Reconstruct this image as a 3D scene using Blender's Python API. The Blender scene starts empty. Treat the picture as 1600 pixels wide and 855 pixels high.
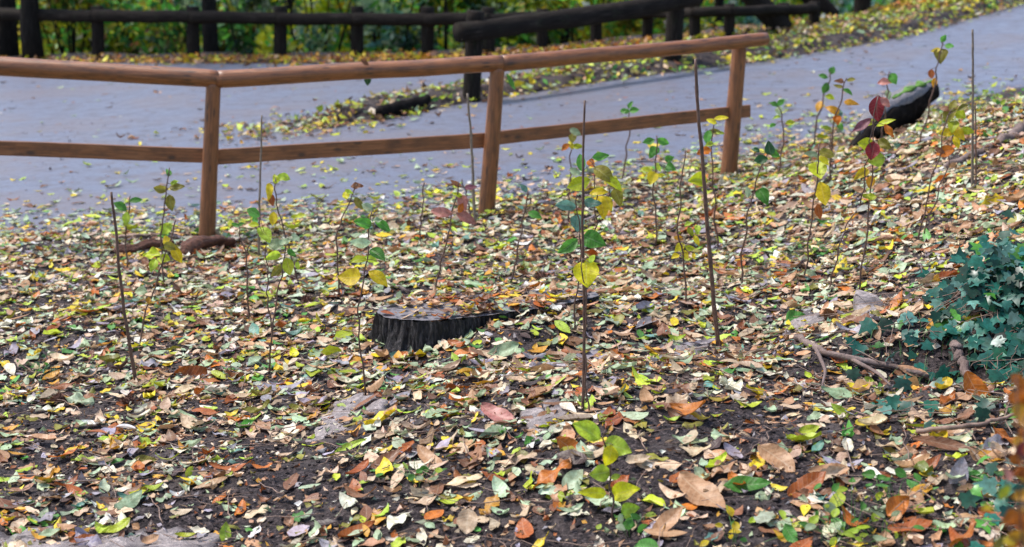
import bpy, math, random
import numpy as np
from mathutils import Vector
random.seed(7); rng = np.random.default_rng(7)
scene = bpy.context.scene
COL = scene.collection

# ------------------------------------------------------------------ camera, sky, sun, exposure
F_PX, CAM_H, PITCH = 3000.0, 2.3, math.radians(12.0)
cam_data = bpy.data.cameras.new('camera'); cam = bpy.data.objects.new('camera', cam_data); COL.objects.link(cam)
cam.location = (0, 0, CAM_H); cam.rotation_euler = (math.pi/2 - PITCH, 0, 0)
cam_data.sensor_width = 36; cam_data.lens = F_PX/1600*36; cam_data.clip_end = 1500
cam_data.dof.use_dof = True; cam_data.dof.focus_distance = 8.3; cam_data.dof.aperture_fstop = 3.1
scene.camera = cam
SUN_EL, SUN_AZ = math.radians(62), math.radians(290)      # azimuth clockwise from +Y
world = bpy.data.worlds.new('World'); scene.world = world; world.use_nodes = True
wn = world.node_tree; bg = wn.nodes['Background']
sky = wn.nodes.new('ShaderNodeTexSky'); sky.sky_type = 'NISHITA'; sky.sun_disc = False
sky.sun_elevation = SUN_EL; sky.sun_rotation = SUN_AZ; sky.dust_density = 1.6; sky.air_density = 1.0
wn.links.new(sky.outputs[0], bg.inputs[0]); bg.inputs[1].default_value = 0.135
sun_d = bpy.data.lights.new('sun', 'SUN'); sun_d.energy = 2.6; sun_d.angle = math.radians(11); sun_d.color = (1, .955, .90)
sun = bpy.data.objects.new('sun', sun_d); COL.objects.link(sun)
sdir = Vector((math.sin(SUN_AZ)*math.cos(SUN_EL), math.cos(SUN_AZ)*math.cos(SUN_EL), math.sin(SUN_EL)))
sun.rotation_euler = (-sdir).to_track_quat('-Z', 'Y').to_euler()
vs = scene.view_settings; vs.view_transform = 'Standard'; vs.look = 'None'; vs.exposure = 1.05; vs.gamma = 1; vs.use_curve_mapping = False

# ------------------------------------------------------------------ numpy noise
_T = np.random.default_rng(3).random((256, 256))
def vnoise(x, y):
    xi = np.floor(x).astype(int); yi = np.floor(y).astype(int)
    fx = x-xi; fy = y-yi; fx = fx*fx*(3-2*fx); fy = fy*fy*(3-2*fy)
    a = _T[xi & 255, yi & 255]; b = _T[(xi+1) & 255, yi & 255]; c = _T[xi & 255, (yi+1) & 255]; d = _T[(xi+1) & 255, (yi+1) & 255]
    return (a*(1-fx)+b*fx)*(1-fy)+(c*(1-fx)+d*fx)*fy-.5
def fbm(x, y, oct=4):
    s = 0; a = 1.0
    for i in range(oct):
        s = s+a*vnoise(x*2**i+17.3*i, y*2**i+5.1*i); a *= .5
    return s
def S(t): t = np.clip(t, 0, 1); return t*t*(3-2*t)

# ------------------------------------------------------------------ camera rays and terrain
FWD = np.array([0, math.cos(PITCH), -math.sin(PITCH)]); UPV = np.array([0, math.sin(PITCH), math.cos(PITCH)]); RGT = np.array([1., 0, 0])
CAMP = np.array([0, 0, CAM_H])
def ray(px, py): return FWD+RGT*((px-800)/F_PX)+UPV*((427.5-py)/F_PX)
def slope(x): return 0.05*x
def on_slope(px, py):
    d = ray(px, py); t = CAM_H/(0.05*d[0]-d[2]); return CAMP+d*t
def edge(pts):
    w = np.array([on_slope(*p) for p in pts]); return w[:, 0], w[:, 1]
def ext(ex, ey, x):
    sl0 = (ey[1]-ey[0])/(ex[1]-ex[0]); sl1 = (ey[-1]-ey[-2])/(ex[-1]-ex[-2])
    r = np.interp(x, ex, ey)
    r = np.where(x < ex[0], ey[0]+sl0*.3*(x-ex[0]), r)
    return np.where(x > ex[-1], ey[-1]+sl1*(x-ex[-1]), r)
E_ = edge([(0, 368), (300, 358), (600, 336), (760, 316), (1000, 280), (1200, 240), (1330, 206), (1460, 165), (1600, 138)])
VL_ = edge([(490, 202), (590, 190), (700, 168), (850, 143), (1000, 121), (1190, 98), (1400, 62), (1600, 8)])
VU_ = edge([(490, 193), (580, 168), (720, 145), (830, 124), (930, 99), (1030, 80), (1270, 42)])
L_ = edge([(0, 93), (500, 93), (760, 85), (930, 72), (1030, 64), (1270, 37)])
E = lambda x: ext(*E_, x); VL = lambda x: ext(*VL_, x); VU = lambda x: ext(*VU_, x); LL = lambda x: ext(*L_, x)
def h(x, y, detail=True):
    x = np.asarray(x, float); y = np.asarray(y, float)
    z = slope(np.clip(x, -30, 12))
    e = E(x)
    # bank on the right with a steep little face
    bank = .46*S((x-.9)/2.9)*S((e-y)/(2.2+np.clip(x-1.5, 0, 6)*.7))
    z = z+bank*S((y-7.45+.18*np.sin(x*2.3))/.6)*.9+bank*.1
    z = z+.10*np.exp(-((x-.55)/.8)**2-((y-9.5)/.55)**2)+.06*np.exp(-((x+.3)/1.2)**2-((y-7.3)/.7)**2)
    z = z+.085*np.exp(-((x-.12-.35*(y-9.2))/.34)**2-((y-9.05)/.26)**2)
    z = z+.17*S((x+1.1)/1.7)*S((8.7-y)/.9)*S((y-4.8)/2.)
    z = z+.14*np.exp(-((x-2.0)/.7)**2-((y-8.45)/.33)**2)-.13*np.exp(-((x-1.9)/.6)**2-((y-7.75)/.28)**2)
    z = z-.22*S((7.2-y)/2.2)*S((1.5-x)/2.0)
    offroad = S((e-y)/.5+.1)
    if detail:
        z = z+offroad*(.035*fbm(x*1.7, y*1.7, 3)+.022*fbm(x*9, y*9, 3)+.012*np.abs(fbm(x*24, y*24, 2)))
    road = S((y-e)/.25)*S((LL(x)-.2-y)/.3)
    z = z-.03*road
    L = LL(x)+.9
    z = z-np.clip((y-L)*.36, 0, 4.2)*S((y-L)/1.)+11*S((y-62)/90)
    return z
def verge_z(x, y):
    a, b = VL(x), VU(x)
    t = np.clip((y-a)/np.maximum(b-a, .01), 0, 1)
    w = np.minimum(np.minimum(y-a, b-y)/.35, 1)
    return slope(x)+.0+np.maximum(.10*S(np.clip(w, 0, 1))*(1+.8*fbm(x*2.5, y*2.5)), 0)*S((b-a)/.6)
def surf(x, y):
    z = h(x, y)
    x = np.asarray(x, float); y = np.asarray(y, float)
    inr = (y > E(x)) & (y < LL(x)-.5)
    z = np.where(inr, np.maximum(z, slope(x)+.006), z)
    inv = (y > VL(x)) & (y < VU(x))
    return np.where(inv, np.maximum(z, verge_z(x, y)+.006), z)
def hit(px, py, off=0.0):
    d = ray(px, py); t0 = 4.0; t = t0
    ts = np.arange(3.5, 75, .02); P = CAMP[None]+d[None]*ts[:, None]
    g = P[:, 2]-surf(P[:, 0], P[:, 1])-off
    i = np.argmax(g < 0)
    if g[i] >= 0: i = len(ts)-1
    a = g[i-1]/(g[i-1]-g[i]) if i > 0 and g[i-1] != g[i] else 0
    return CAMP+d*(ts[i-1]+a*.02)
def on_plane(px, py, p0, n):
    d = ray(px, py); t = np.dot(np.array(p0)-CAMP, n)/np.dot(d, n); return CAMP+d*t
def on_y(px, py, y): return on_plane(px, py, (0, y, 0), np.array([0, 1., 0]))
def pxscale(P): return np.dot(np.array(P)-CAMP, FWD)/F_PX      # metres per photo pixel there

# ------------------------------------------------------------------ object helpers
def tag(o, label=None, cat=None, group=None, kind=None):
    if label: o['label'] = label
    if cat: o['category'] = cat
    if group: o['group'] = group
    if kind: o['kind'] = kind
    return o
def empty(name, loc, label, cat, group=None):
    o = bpy.data.objects.new(name, None); o.empty_display_size = .1; COL.objects.link(o); o.location = [float(v) for v in loc]
    return tag(o, label, cat, group)
def mesh_obj(name, V, Fc, mat, parent=None, uv=None, col=None, smooth=True, loc=None):
    """V (n,3) world coordinates; Fc list of lists or int array (m,k)"""
    V = np.asarray(V, float)
    org = np.array(parent.location) if parent else (np.array(loc, float) if loc is not None else np.zeros(3))
    V = V-org
    me = bpy.data.meshes.new(name)
    if isinstance(Fc, np.ndarray):
        m, k = Fc.shape
        me.vertices.add(len(V)); me.vertices.foreach_set('co', V.astype(np.float32).ravel())
        me.loops.add(m*k); me.loops.foreach_set('vertex_index', Fc.astype(np.int32).ravel())
        me.polygons.add(m); me.polygons.foreach_set('loop_start', np.arange(0, m*k, k, dtype=np.int32))
        me.update(calc_edges=True)
    else:
        me.from_pydata(V.tolist(), [], Fc)
    if uv is not None:
        li = np.zeros(len(me.loops), np.int32); me.loops.foreach_get('vertex_index', li)
        me.uv_layers.new(name='UVMap').data.foreach_set('uv', np.asarray(uv, np.float32)[li].ravel())
    if col is not None:
        a = me.color_attributes.new('tint', 'FLOAT_COLOR', 'POINT')
        c = np.ones((len(V), 4), np.float32); c[:, :3] = col; a.data.foreach_set('color', c.ravel())
    me.polygons.foreach_set('use_smooth', np.full(len(me.polygons), smooth)); me.validate()
    if mat: me.materials.append(mat)
    o = bpy.data.objects.new(name, me); COL.objects.link(o)
    if parent: o.parent = parent
    elif loc is not None: o.location = [float(v) for v in loc]
    return o
def tube_geo(pts, rad, seg=10, wob=0.0, cap=True, ring_noise=0.0):
    pts = np.array(pts, float); n = len(pts); rad = np.broadcast_to(np.asarray(rad, float), (n,))
    T = np.gradient(pts, axis=0); T /= np.linalg.norm(T, axis=1)[:, None]+1e-9
    ref = np.array([0, 0, 1.]) if abs(T[:, 2]).mean() < .8 else np.array([0, 1., 0])
    A = np.cross(T, ref); A /= np.linalg.norm(A, axis=1)[:, None]; B = np.cross(T, A)
    th = np.linspace(0, 2*math.pi, seg, endpoint=False); ln = np.r_[0, np.cumsum(np.linalg.norm(np.diff(pts, axis=0), axis=1))]
    V = []; UV = []; s0 = random.random()*50
    for i in range(n):
        r = rad[i]*(1+wob*(fbm(np.cos(th)*1.3+s0, np.sin(th)*1.3+ln[i]*3, 2)))
        if ring_noise: r = r+ring_noise*fbm(th*3+s0, np.full(seg, ln[i]*2.)+s0, 2)*np.minimum(1, 1)
        V.append(pts[i]+np.cos(th)[:, None]*A[i]*r[:, None]+np.sin(th)[:, None]*B[i]*r[:, None])
        UV.append(np.c_[np.abs(th/math.pi-1), np.full(seg, ln[i]+s0)])
    V = np.concatenate(V); UV = np.concatenate(UV)
    Fc = [[i*seg+j, i*seg+(j+1) % seg, (i+1)*seg+(j+1) % seg, (i+1)*seg+j] for i in range(n-1) for j in range(seg)]
    if cap:
        Fc.append(list(range(seg))[::-1]); Fc.append([(n-1)*seg+j for j in range(seg)])
    return V, Fc, UV
def merge(gs):
    V = []; Fc = []; U = []; k = 0
    for v, f, u in gs:
        V.append(v); U.append(u); Fc += [[a+k for a in q] for q in f]; k += len(v)
    return np.concatenate(V), Fc, np.concatenate(U)
def resample(pts, n):
    pts = np.array(pts, float); l = np.r_[0, np.cumsum(np.linalg.norm(np.diff(pts, axis=0), axis=1))]
    t = np.linspace(0, l[-1], n); return np.stack([np.interp(t, l, pts[:, k]) for k in range(3)], 1)
def smooth_path(pts, n):
    p = resample(pts, n)
    for _ in range(max(1, n//8)): p[1:-1] = (p[:-2]+2*p[1:-1]+p[2:])/4
    return p

# ------------------------------------------------------------------ materials
def new_mat(name):
    m = bpy.data.materials.new(name); m.use_nodes = True; nt = m.node_tree
    return m, nt, nt.nodes['Principled BSDF']
class NB:
    def __init__(s, nt): s.nt = nt
    def n(s, t, **kw):
        o = s.nt.nodes.new(t)
        for k, v in kw.items():
            if k.startswith('i_'): o.inputs[int(k[2:]) if k[2:].isdigit() else k[2:]].default_value = v
            else: setattr(o, k, v)
        return o
    def l(s, a, b): s.nt.links.new(a, b)
    def noise(s, vec, scale, detail=4, rough=.6):
        o = s.n('ShaderNodeTexNoise'); o.inputs['Scale'].default_value = scale; o.inputs['Detail'].default_value = detail; o.inputs['Roughness'].default_value = rough
        if vec is not None: s.l(vec, o.inputs['Vector'])
        return o.outputs[0]
    def ramp(s, fac, stops):
        o = s.n('ShaderNodeValToRGB'); r = o.color_ramp
        while len(r.elements) > len(stops): r.elements.remove(r.elements[-1])
        while len(r.elements) < len(stops): r.elements.new(.5)
        for e, (p, c) in zip(r.elements, stops): e.position = p; e.color = (*c, 1)
        s.l(fac, o.inputs[0]); return o.outputs[0]
    def math(s, op, a, b=None):
        o = s.n('ShaderNodeMath', operation=op)
        for i, v in enumerate((a, b)):
            if v is None: continue
            if isinstance(v, (int, float)): o.inputs[i].default_value = v
            else: s.l(v, o.inputs[i])
        return o.outputs[0]
    def mix(s, fac, a, b, mode='MIX'):
        o = s.n('ShaderNodeMix', data_type='RGBA', blend_type=mode)
        for sock, v in ((o.inputs[0], fac), (o.inputs[6], a), (o.inputs[7], b)):
            if isinstance(v, (int, float)): sock.default_value = v
            elif isinstance(v, tuple): sock.default_value = (*v, 1)
            else: s.l(v, sock)
        return o.outputs[2]
    def bump(s, hgt, strength, dist, bsdf):
        o = s.n('ShaderNodeBump'); o.inputs['Strength'].default_value = strength; o.inputs['Distance'].default_value = dist
        s.l(hgt, o.inputs['Height']); s.l(o.outputs[0], bsdf.inputs['Normal'])
def leaf_mat(name, rough=.42, trans=.25, veins=True):
    m, nt, b = new_mat(name); N = NB(nt)
    at = N.n('ShaderNodeAttribute', attribute_name='tint').outputs['Color']
    pos = N.n('ShaderNodeTexCoord').outputs['Object']
    n1 = N.noise(pos, 45, 5, .65); n2 = N.noise(pos, 160, 3, .7)
    c = N.mix(N.ramp(n1, [(.36, (0, 0, 0)), (.62, (1, 1, 1))]), N.mix(1.0, at, (.62, .55, .48), 'MULTIPLY'), at)
    c = N.mix(N.ramp(n2, [(.62, (0, 0, 0)), (.72, (.55, .55, .55))]), c, (.11, .06, .03))
    if veins:
        uv = N.n('ShaderNodeSeparateXYZ'); N.l(N.n('ShaderNodeTexCoord').outputs['UV'], uv.inputs[0])
        au = N.math('ABSOLUTE', uv.outputs[0])
        v = N.math('SUBTRACT', uv.outputs[1], N.math('MULTIPLY', au, .14))
        st = N.math('ABSOLUTE', N.math('SUBTRACT', N.math('FRACT', N.math('MULTIPLY', v, 9.0)), .5))
        side = N.math('LESS_THAN', st, .07); mid = N.math('LESS_THAN', au, .055)
        vein = N.math('MAXIMUM', mid, N.math('MULTIPLY', side, .55))
        c = N.mix(N.math('MULTIPLY', vein, .38), c, N.mix(.45, at, (.55, .5, .36)))
        hh = N.math('ADD', N.math('MULTIPLY', st, .8), N.math('MULTIPLY', n2, .5)); N.bump(hh, .5, .002, b)
    N.l(c, b.inputs['Base Color']); b.inputs['Roughness'].default_value = rough
    b.inputs['Specular IOR Level'].default_value = .32
    out = nt.nodes['Material Output']
    tr = N.n('ShaderNodeBsdfTranslucent'); N.l(c, tr.inputs[0])
    mx = N.n('ShaderNodeMixShader'); mx.inputs[0].default_value = trans
    N.l(b.outputs[0], mx.inputs[1]); N.l(tr.outputs[0], mx.inputs[2]); N.l(mx.outputs[0], out.inputs[0])
    return m
M = {}
M['leaf'] = leaf_mat('leaf_litter', .46, .2)
M['live'] = leaf_mat('live_leaf', .45, .5)
M['ivy'] = leaf_mat('ivy_leaf', .34, .12, False)
M['wood_leaf'] = leaf_mat('woodland_leaf', .5, .5, False)
def simple(name, stops, scale, rough=.7, bump=(.5, .01), detail=6, coord='Object', extra=None, spec=.5, stretch=None):
    m, nt, b = new_mat(name); N = NB(nt)
    co = N.n('ShaderNodeTexCoord').outputs[coord]
    if stretch:
        mp = N.n('ShaderNodeMapping'); mp.inputs['Scale'].default_value = stretch; N.l(co, mp.inputs[0]); co = mp.outputs[0]
    n1 = N.noise(co, scale, detail, .65)
    c = N.ramp(n1, stops)
    if extra:
        n2 = N.noise(co, extra[0], 3, .5); c = N.mix(N.ramp(n2, [(extra[1], (0, 0, 0)), (extra[2], (1, 1, 1))]), c, extra[3])
    N.l(c, b.inputs['Base Color']); b.inputs['Roughness'].default_value = rough; b.inputs['Specular IOR Level'].default_value = spec
    N.bump(n1, bump[0], bump[1], b); return m
M['soil'] = simple('soil', [(.36, (.010, .0065, .0065)), (.52, (.036, .025, .025)), (.66, (.16, .12, .115))], 60, .75, (1, .03), 12, extra=(3.2, .52, .7, (.10, .078, .072)), spec=.25)
def road_mat():
    m, nt, b = new_mat('asphalt'); N = NB(nt); co = N.n('ShaderNodeTexCoord').outputs['Object']
    fine = N.noise(co, 160, 4, .7); mid = N.noise(co, 5, 7, .75); big = N.noise(co, .8, 4, .6)
    c = N.ramp(fine, [(.35, (.04, .043, .062)), (.65, (.195, .208, .29))])  # grey asphalt grain, with the blue of reflected sky light put into its colour
    c = N.mix(N.ramp(mid, [(.48, (0, 0, 0)), (.64, (.75, .75, .75))]), c, (.085, .072, .078))
    c = N.mix(N.ramp(big, [(.46, (0, 0, 0)), (.62, (.7, .7, .7))]), c, (.13, .11, .125))
    vo = N.n('ShaderNodeTexVoronoi'); vo.inputs['Scale'].default_value = 14; N.l(co, vo.inputs['Vector'])
    c = N.mix(N.ramp(vo.outputs[0], [(.05, (.7, .7, .7)), (.10, (0, 0, 0))]), c, (.06, .05, .05))
    N.l(c, b.inputs['Base Color']); r = N.ramp(mid, [(.3, (.34, .34, .34)), (.7, (.6, .6, .6))]); N.l(r, b.inputs['Roughness'])
    N.bump(fine, .5, .006, b); return m
M['road'] = road_mat()
def fence_mat(name, dark=False):
    m, nt, b = new_mat(name); N = NB(nt); co = N.n('ShaderNodeTexCoord').outputs['UV']
    mp = N.n('ShaderNodeMapping'); mp.inputs['Scale'].default_value = (14, 1.6, 1); N.l(co, mp.inputs[0])
    g = N.noise(mp.outputs[0], 2.4, 8, .7); k = N.noise(co, 5.5, 3, .6)
    mp2 = N.n('ShaderNodeMapping'); mp2.inputs['Scale'].default_value = (5, 7, 1); N.l(co, mp2.inputs[0])
    vo = N.n('ShaderNodeTexVoronoi'); vo.inputs['Scale'].default_value = .8; N.l(mp2.outputs[0], vo.inputs['Vector'])
    if dark:
        c = N.ramp(g, [(.3, (.005, .004, .003)), (.55, (.022, .017, .014)), (.75, (.10, .08, .066))])
        c = N.mix(N.ramp(k, [(.58, (0, 0, 0)), (.74, (.5, .5, .5))]), c, (.035, .048, .022))
    else:
        c = N.ramp(g, [(.28, (.05, .016, .005)), (.5, (.24, .085, .027)), (.75, (.42, .18, .075))])
        c = N.mix(N.ramp(k, [(.46, (0, 0, 0)), (.66, (.8, .8, .8))]), c, (.10, .038, .016))
        c = N.mix(N.ramp(vo.outputs[0], [(.10, (.85, .85, .85)), (.22, (0, 0, 0))]), c, (.05, .022, .014))
    N.l(c, b.inputs['Base Color']); b.inputs['Roughness'].default_value = .85 if dark else .45; b.inputs['Specular IOR Level'].default_value = .08 if dark else .45
    if not dark: b.inputs['Coat Weight'].default_value = .18; b.inputs['Coat Roughness'].default_value = .3
    N.bump(g, .6, .012 if dark else .004, b); return m
M['pole'] = fence_mat('stained_timber'); M['dark'] = fence_mat('weathered_timber', True)
M['endgrain'] = simple('end_grain', [(.3, (.12, .06, .04)), (.7, (.34, .2, .13))], 30, .7)
M['bark'] = simple('tree_bark', [(.3, (.006, .005, .0045)), (.6, (.022, .018, .015)), (.8, (.055, .05, .035))], 6, .85, (1, .04), 8, stretch=(6, 6, 1), spec=.1)
M['stump_bark'] = simple('stump_bark', [(.32, (.003, .0025, .0025)), (.48, (.016, .013, .013)), (.66, (.10, .085, .088))], 30, .8, (1, .05), 10, stretch=(2.5, 2.5, .6))
M['stump_top'] = simple('stump_cut_face', [(.3, (.06, .055, .06)), (.7, (.21, .19, .20))], 30, .6, (.8, .01), 8)
M['rot'] = simple('rotten_wood', [(.3, (.03, .010, .006)), (.55, (.13, .045, .025)), (.8, (.32, .15, .09))], 20, .75, (1, .03), 9, stretch=(1, 3, 3))
M['black_log'] = simple('charred_log', [(.3, (.003, .0025, .0022)), (.55, (.013, .010, .009)), (.75, (.065, .052, .045))], 12, .9, (1, .02), 8, spec=.08)
M['moss'] = simple('moss', [(.3, (.03, .09, .012)), (.7, (.16, .32, .05))], 40, .9, (1, .02))
M['stem'] = simple('sapling_stem', [(.3, (.045, .02, .014)), (.7, (.16, .085, .06))], 60, .5, (.4, .002))
M['stake'] = simple('stake_wood', [(.3, (.05, .022, .015)), (.7, (.17, .09, .06))], 40, .5, (.5, .003))
M['stake_pale'] = simple('weathered_stake', [(.3, (.09, .065, .045)), (.7, (.26, .2, .15))], 40, .6, (.5, .003))
M['twig'] = simple('twig', [(.3, (.09, .05, .035)), (.7, (.34, .22, .16))], 30, .7, (.5, .004))
M['stone'] = simple('pale_stone', [(.3, (.14, .12, .12)), (.5, (.30, .25, .235)), (.7, (.56, .48, .45))], 26, .75, (1, .035), 12, extra=(7, .48, .64, (.10, .08, .08)))
M['burr'] = simple('burr', [(.3, (.05, .018, .012)), (.7, (.2, .085, .05))], 60, .8)
M['grass'] = simple('grass_blade', [(.3, (.03, .09, .02)), (.7, (.12, .26, .06))], 20, .5, (.1, .001))
M['root'] = simple('root_bark', [(.3, (.07, .04, .03)), (.6, (.19, .13, .11)), (.85, (.36, .28, .25))], 14, .75, (1, .02), 8)

# ------------------------------------------------------------------ setting: ground, road, verge
def spaced(lo, a, b, hi, fine, growth=1.12):
    c = list(np.arange(a, b, fine)); s = fine; x = a; L = []
    while x > lo: s *= growth; x -= s; L.append(x)
    s = fine; x = c[-1]; R = []
    while x < hi: s *= growth; x += s; R.append(x)
    return np.array(L[::-1]+c+R)
def grid_faces(nx, ny):
    i = np.arange(nx-1)[:, None]; j = np.arange(ny-1)[None]; a = (i*ny+j)
    return np.stack([a, a+ny, a+ny+1, a+1], -1).reshape(-1, 4)
xs = spaced(-220, -3.6, 4.6, 220, .019, 1.09); ys = spaced(-60, 5.2, 13.0, 420, .02, 1.06)
GX, GY = np.meshgrid(xs, ys, indexing='ij')
tag(mesh_obj('ground', np.stack([GX, GY, h(GX, GY)], -1).reshape(-1, 3), grid_faces(len(xs), len(ys)), M['soil']), kind='structure')
rx = np.arange(-16, 18, .12); rt = np.linspace(0, 1, 110); RX = np.repeat(rx[:, None], len(rt), 1)
near = E(rx)+.15+.35*fbm(rx*1.2, rx*0+3, 5); far = LL(rx)-.35
RY = near[:, None]*(1-rt)+far[:, None]*rt
edge_fall = .035*(1-S(rt/.03))*1.0
RZ = slope(RX)+.005-edge_fall[None]-.03*S((rt-.985)/.015)[None]
tag(mesh_obj('road', np.stack([RX, RY, RZ], -1).reshape(-1, 3), grid_faces(len(rx), len(rt)), M['road']), kind='structure')
vx = np.arange(VL_[0][0]+.05, 17, .07); vt = np.linspace(0, 1, 70); VX = np.repeat(vx[:, None], len(vt), 1)
va, vb = VL(vx), np.maximum(VU(vx), VL(vx)+.02)
VY = va[:, None]*(1-vt)+vb[:, None]*vt; jag = .05*fbm(VX*5, VY*5, 3)*(np.abs(vt-.5)*2)[None]
VZ = verge_z(VX, VY)+.004; VZ[:, 0] -= .01; VZ[:, -1] -= .01
tag(mesh_obj('verge', np.stack([VX, VY+jag*np.sign(VX*0+1), VZ], -1).reshape(-1, 3), grid_faces(len(vx), len(vt)), M['soil']), kind='structure')

# ------------------------------------------------------------------ leaves
def prof(kind, v):
    if kind == 0: return np.sin(np.pi*v**.85)**.9                      # ovate
    if kind == 1: return np.sin(np.pi*v**1.25)**.75                    # obovate
    if kind == 2: return (np.sin(np.pi*v)**.6)                         # oblong
    if kind == 3: return np.sin(np.pi*v**.62)**.8*(1+.0*v)             # heart
    if kind == 4: return np.sin(np.pi*v)**.8*(1-.42*np.abs(np.sin(v*9.4)))  # lobed
    if kind == 5: return np.sin(np.pi*v**.9)**.7*(1-.10*((v*14) % 1))  # toothed
PC = {'sage': (.33, .44, .26), 'mint': (.46, .58, .38), 'teal': (.12, .27, .22), 'yellow': (.74, .56, .02), 'gold': (.60, .30, .02), 'yg': (.42, .50, .02),
      'lime': (.42, .58, .05), 'lemon': (.72, .66, .015), 'green': (.085, .29, .04), 'dgreen': (.03, .11, .035), 'orange': (.55, .16, .012), 'rust': (.33, .085, .012), 'brown': (.22, .095, .045), 'tan': (.48, .27, .14),
      'beige': (.64, .47, .31), 'cream': (.80, .73, .56), 'dark': (.07, .04, .035), 'grey': (.33, .30, .35), 'olive': (.24, .22, .03), 'red': (.26, .025, .035), 'purple': (.20, .07, .10), 'pink': (.48, .20, .17), 'ivy': (.022, .14, .10), 'ivyd': (.008, .055, .03)}
def leaves(name, P, X, Y, Nn, Ln, W, col, kind, mat, rows=6, cols=4, curl=None, fold=None, parent=None, loc=None, wave=None):
    """P centre, X across, Y along, Nn normal (n,3)"""
    n = len(P); v = np.linspace(0, 1, rows+1); u = np.linspace(-1, 1, cols+1)
    prf = np.stack([np.clip(prof(k, v), .02, 1) for k in range(6)]); prf[:, 0] = .05; prf[:, -1] = .03
    curl = np.zeros(n) if curl is None else curl; fold = np.zeros(n) if fold is None else fold; wave = np.zeros(n) if wave is None else wave
    hw = prf[kind]*W[:, None]/2
    x = hw[:, :, None]*u[None, None]; y = (v-.5)[None, :, None]*Ln[:, None, None]+0*x
    ph = rng.random(n)*6.3; c2 = (rng.random(n)-.3)*np.abs(curl)*1.6
    z = fold[:, None, None]*np.abs(x)+curl[:, None, None]*Ln[:, None, None]*((v-.5)**2*2)[None, :, None]+c2[:, None, None]*W[:, None, None]*.5*(u**2)[None, None]*1.0 \
        + wave[:, None, None]*W[:, None, None]*np.sin(v[None, :, None]*11+ph[:, None, None]+u[None, None]*1.7)*np.abs(u)[None, None]
    sk = (rng.random(n)-.5)*.5
    x = x+sk[:, None, None]*Ln[:, None, None]*((v-.5)**2)[None, :, None]
    V = P[:, None, None]+x[..., None]*X[:, None, None]+y[..., None]*Y[:, None, None]+z[..., None]*Nn[:, None, None]
    m = (rows+1)*(cols+1); g = grid_faces(rows+1, cols+1)
    Fc = (g[None]+(np.arange(n)*m)[:, None, None]).reshape(-1, 4)
    UV = np.broadcast_to(np.stack(np.meshgrid(v, u, indexing='ij')[::-1], -1)[None], (n, rows+1, cols+1, 2)).reshape(-1, 2)
    C = np.repeat(col, m, 0)
    return mesh_obj(name, V.reshape(-1, 3), Fc, mat, parent, UV, C, True, loc)
def norm(a): return a/(np.linalg.norm(a, axis=-1, keepdims=True)+1e-12)
def frames(n, nrm, tilt, az=None):
    N = norm(nrm+rng.normal(0, 1, (n, 3))*tilt[:, None]); N[:, 2] = np.abs(N[:, 2])
    az = rng.random(n)*2*np.pi if az is None else az
    D = np.stack([np.cos(az), np.sin(az), 0*az], 1); D = norm(D-(D*N).sum(1)[:, None]*N); return np.cross(D, N), D, N
def nrm_at(x, y, e=.03):
    zx = (surf(x+e, y)-surf(x-e, y))/(2*e); zy = (surf(x, y+e)-surf(x, y-e))/(2*e)
    return norm(np.stack([-np.clip(zx, -1.2, 1.2), -np.clip(zy, -1.2, 1.2), np.ones_like(zx)], 1))
def pick(keys, weights, n, var=.22):
    idx = rng.choice(len(keys), n, p=np.array(weights)/sum(weights)); c = np.array([PC[k] for k in keys])[idx]
    c = c*(1+rng.normal(0, var, (n, 1)))*(1+rng.normal(0, .035, (n, 3))); return np.clip(c, .01, .85), idx
def litter(name, x, y, smin, smax, keys, wts, rows, cols, lift=.02, tilt=.28, kinds=(0, 1, 2, 3, 4, 5), kw=None, asp=(.34, .62), curl=.35, on=surf):
    n = len(x); z = on(x, y); N0 = nrm_at(x, y)
    X, D, N = frames(n, N0, np.abs(rng.normal(0, tilt, n)))
    Ln = smin+(smax-smin)*rng.beta(1.6, 2.7, n); W = Ln*rng.uniform(asp[0], asp[1], n)
    c, _ = pick(keys, wts, n)
    kd = rng.choice(kinds, n, p=kw)
    P = np.stack([x, y, z+.003+rng.random(n)*lift+Ln*.10*np.linalg.norm(N-N0, axis=1)*2], 1)
    return tag(leaves(name, P, X, D, N, Ln, W, c, kd, M['leaf'], rows, cols, rng.normal(.12, curl, n), rng.normal(0, .28, n), wave=np.abs(rng.normal(0, .10, n)), ), kind='stuff')
def scatter(n, x0, x1, y0, y1): return rng.uniform(x0, x1, n), rng.uniform(y0, y1, n)
def frustum_ok(x, y, m=.9): return np.abs(x) < y*(800/F_PX)+m
KEYS = ['sage', 'mint', 'yellow', 'gold', 'yg', 'lime', 'green', 'orange', 'rust', 'brown', 'tan', 'beige', 'cream', 'dark', 'grey', 'olive', 'teal']
WTS = [13, 11, 7, 4, 6, 5, 4, 2.6, 4.5, 11, 14, 20, 14, 7, 9, 6, 1.5]
def keep_by(x, y, dens): m = rng.random(len(x)) < dens; return x[m], y[m]
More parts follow.
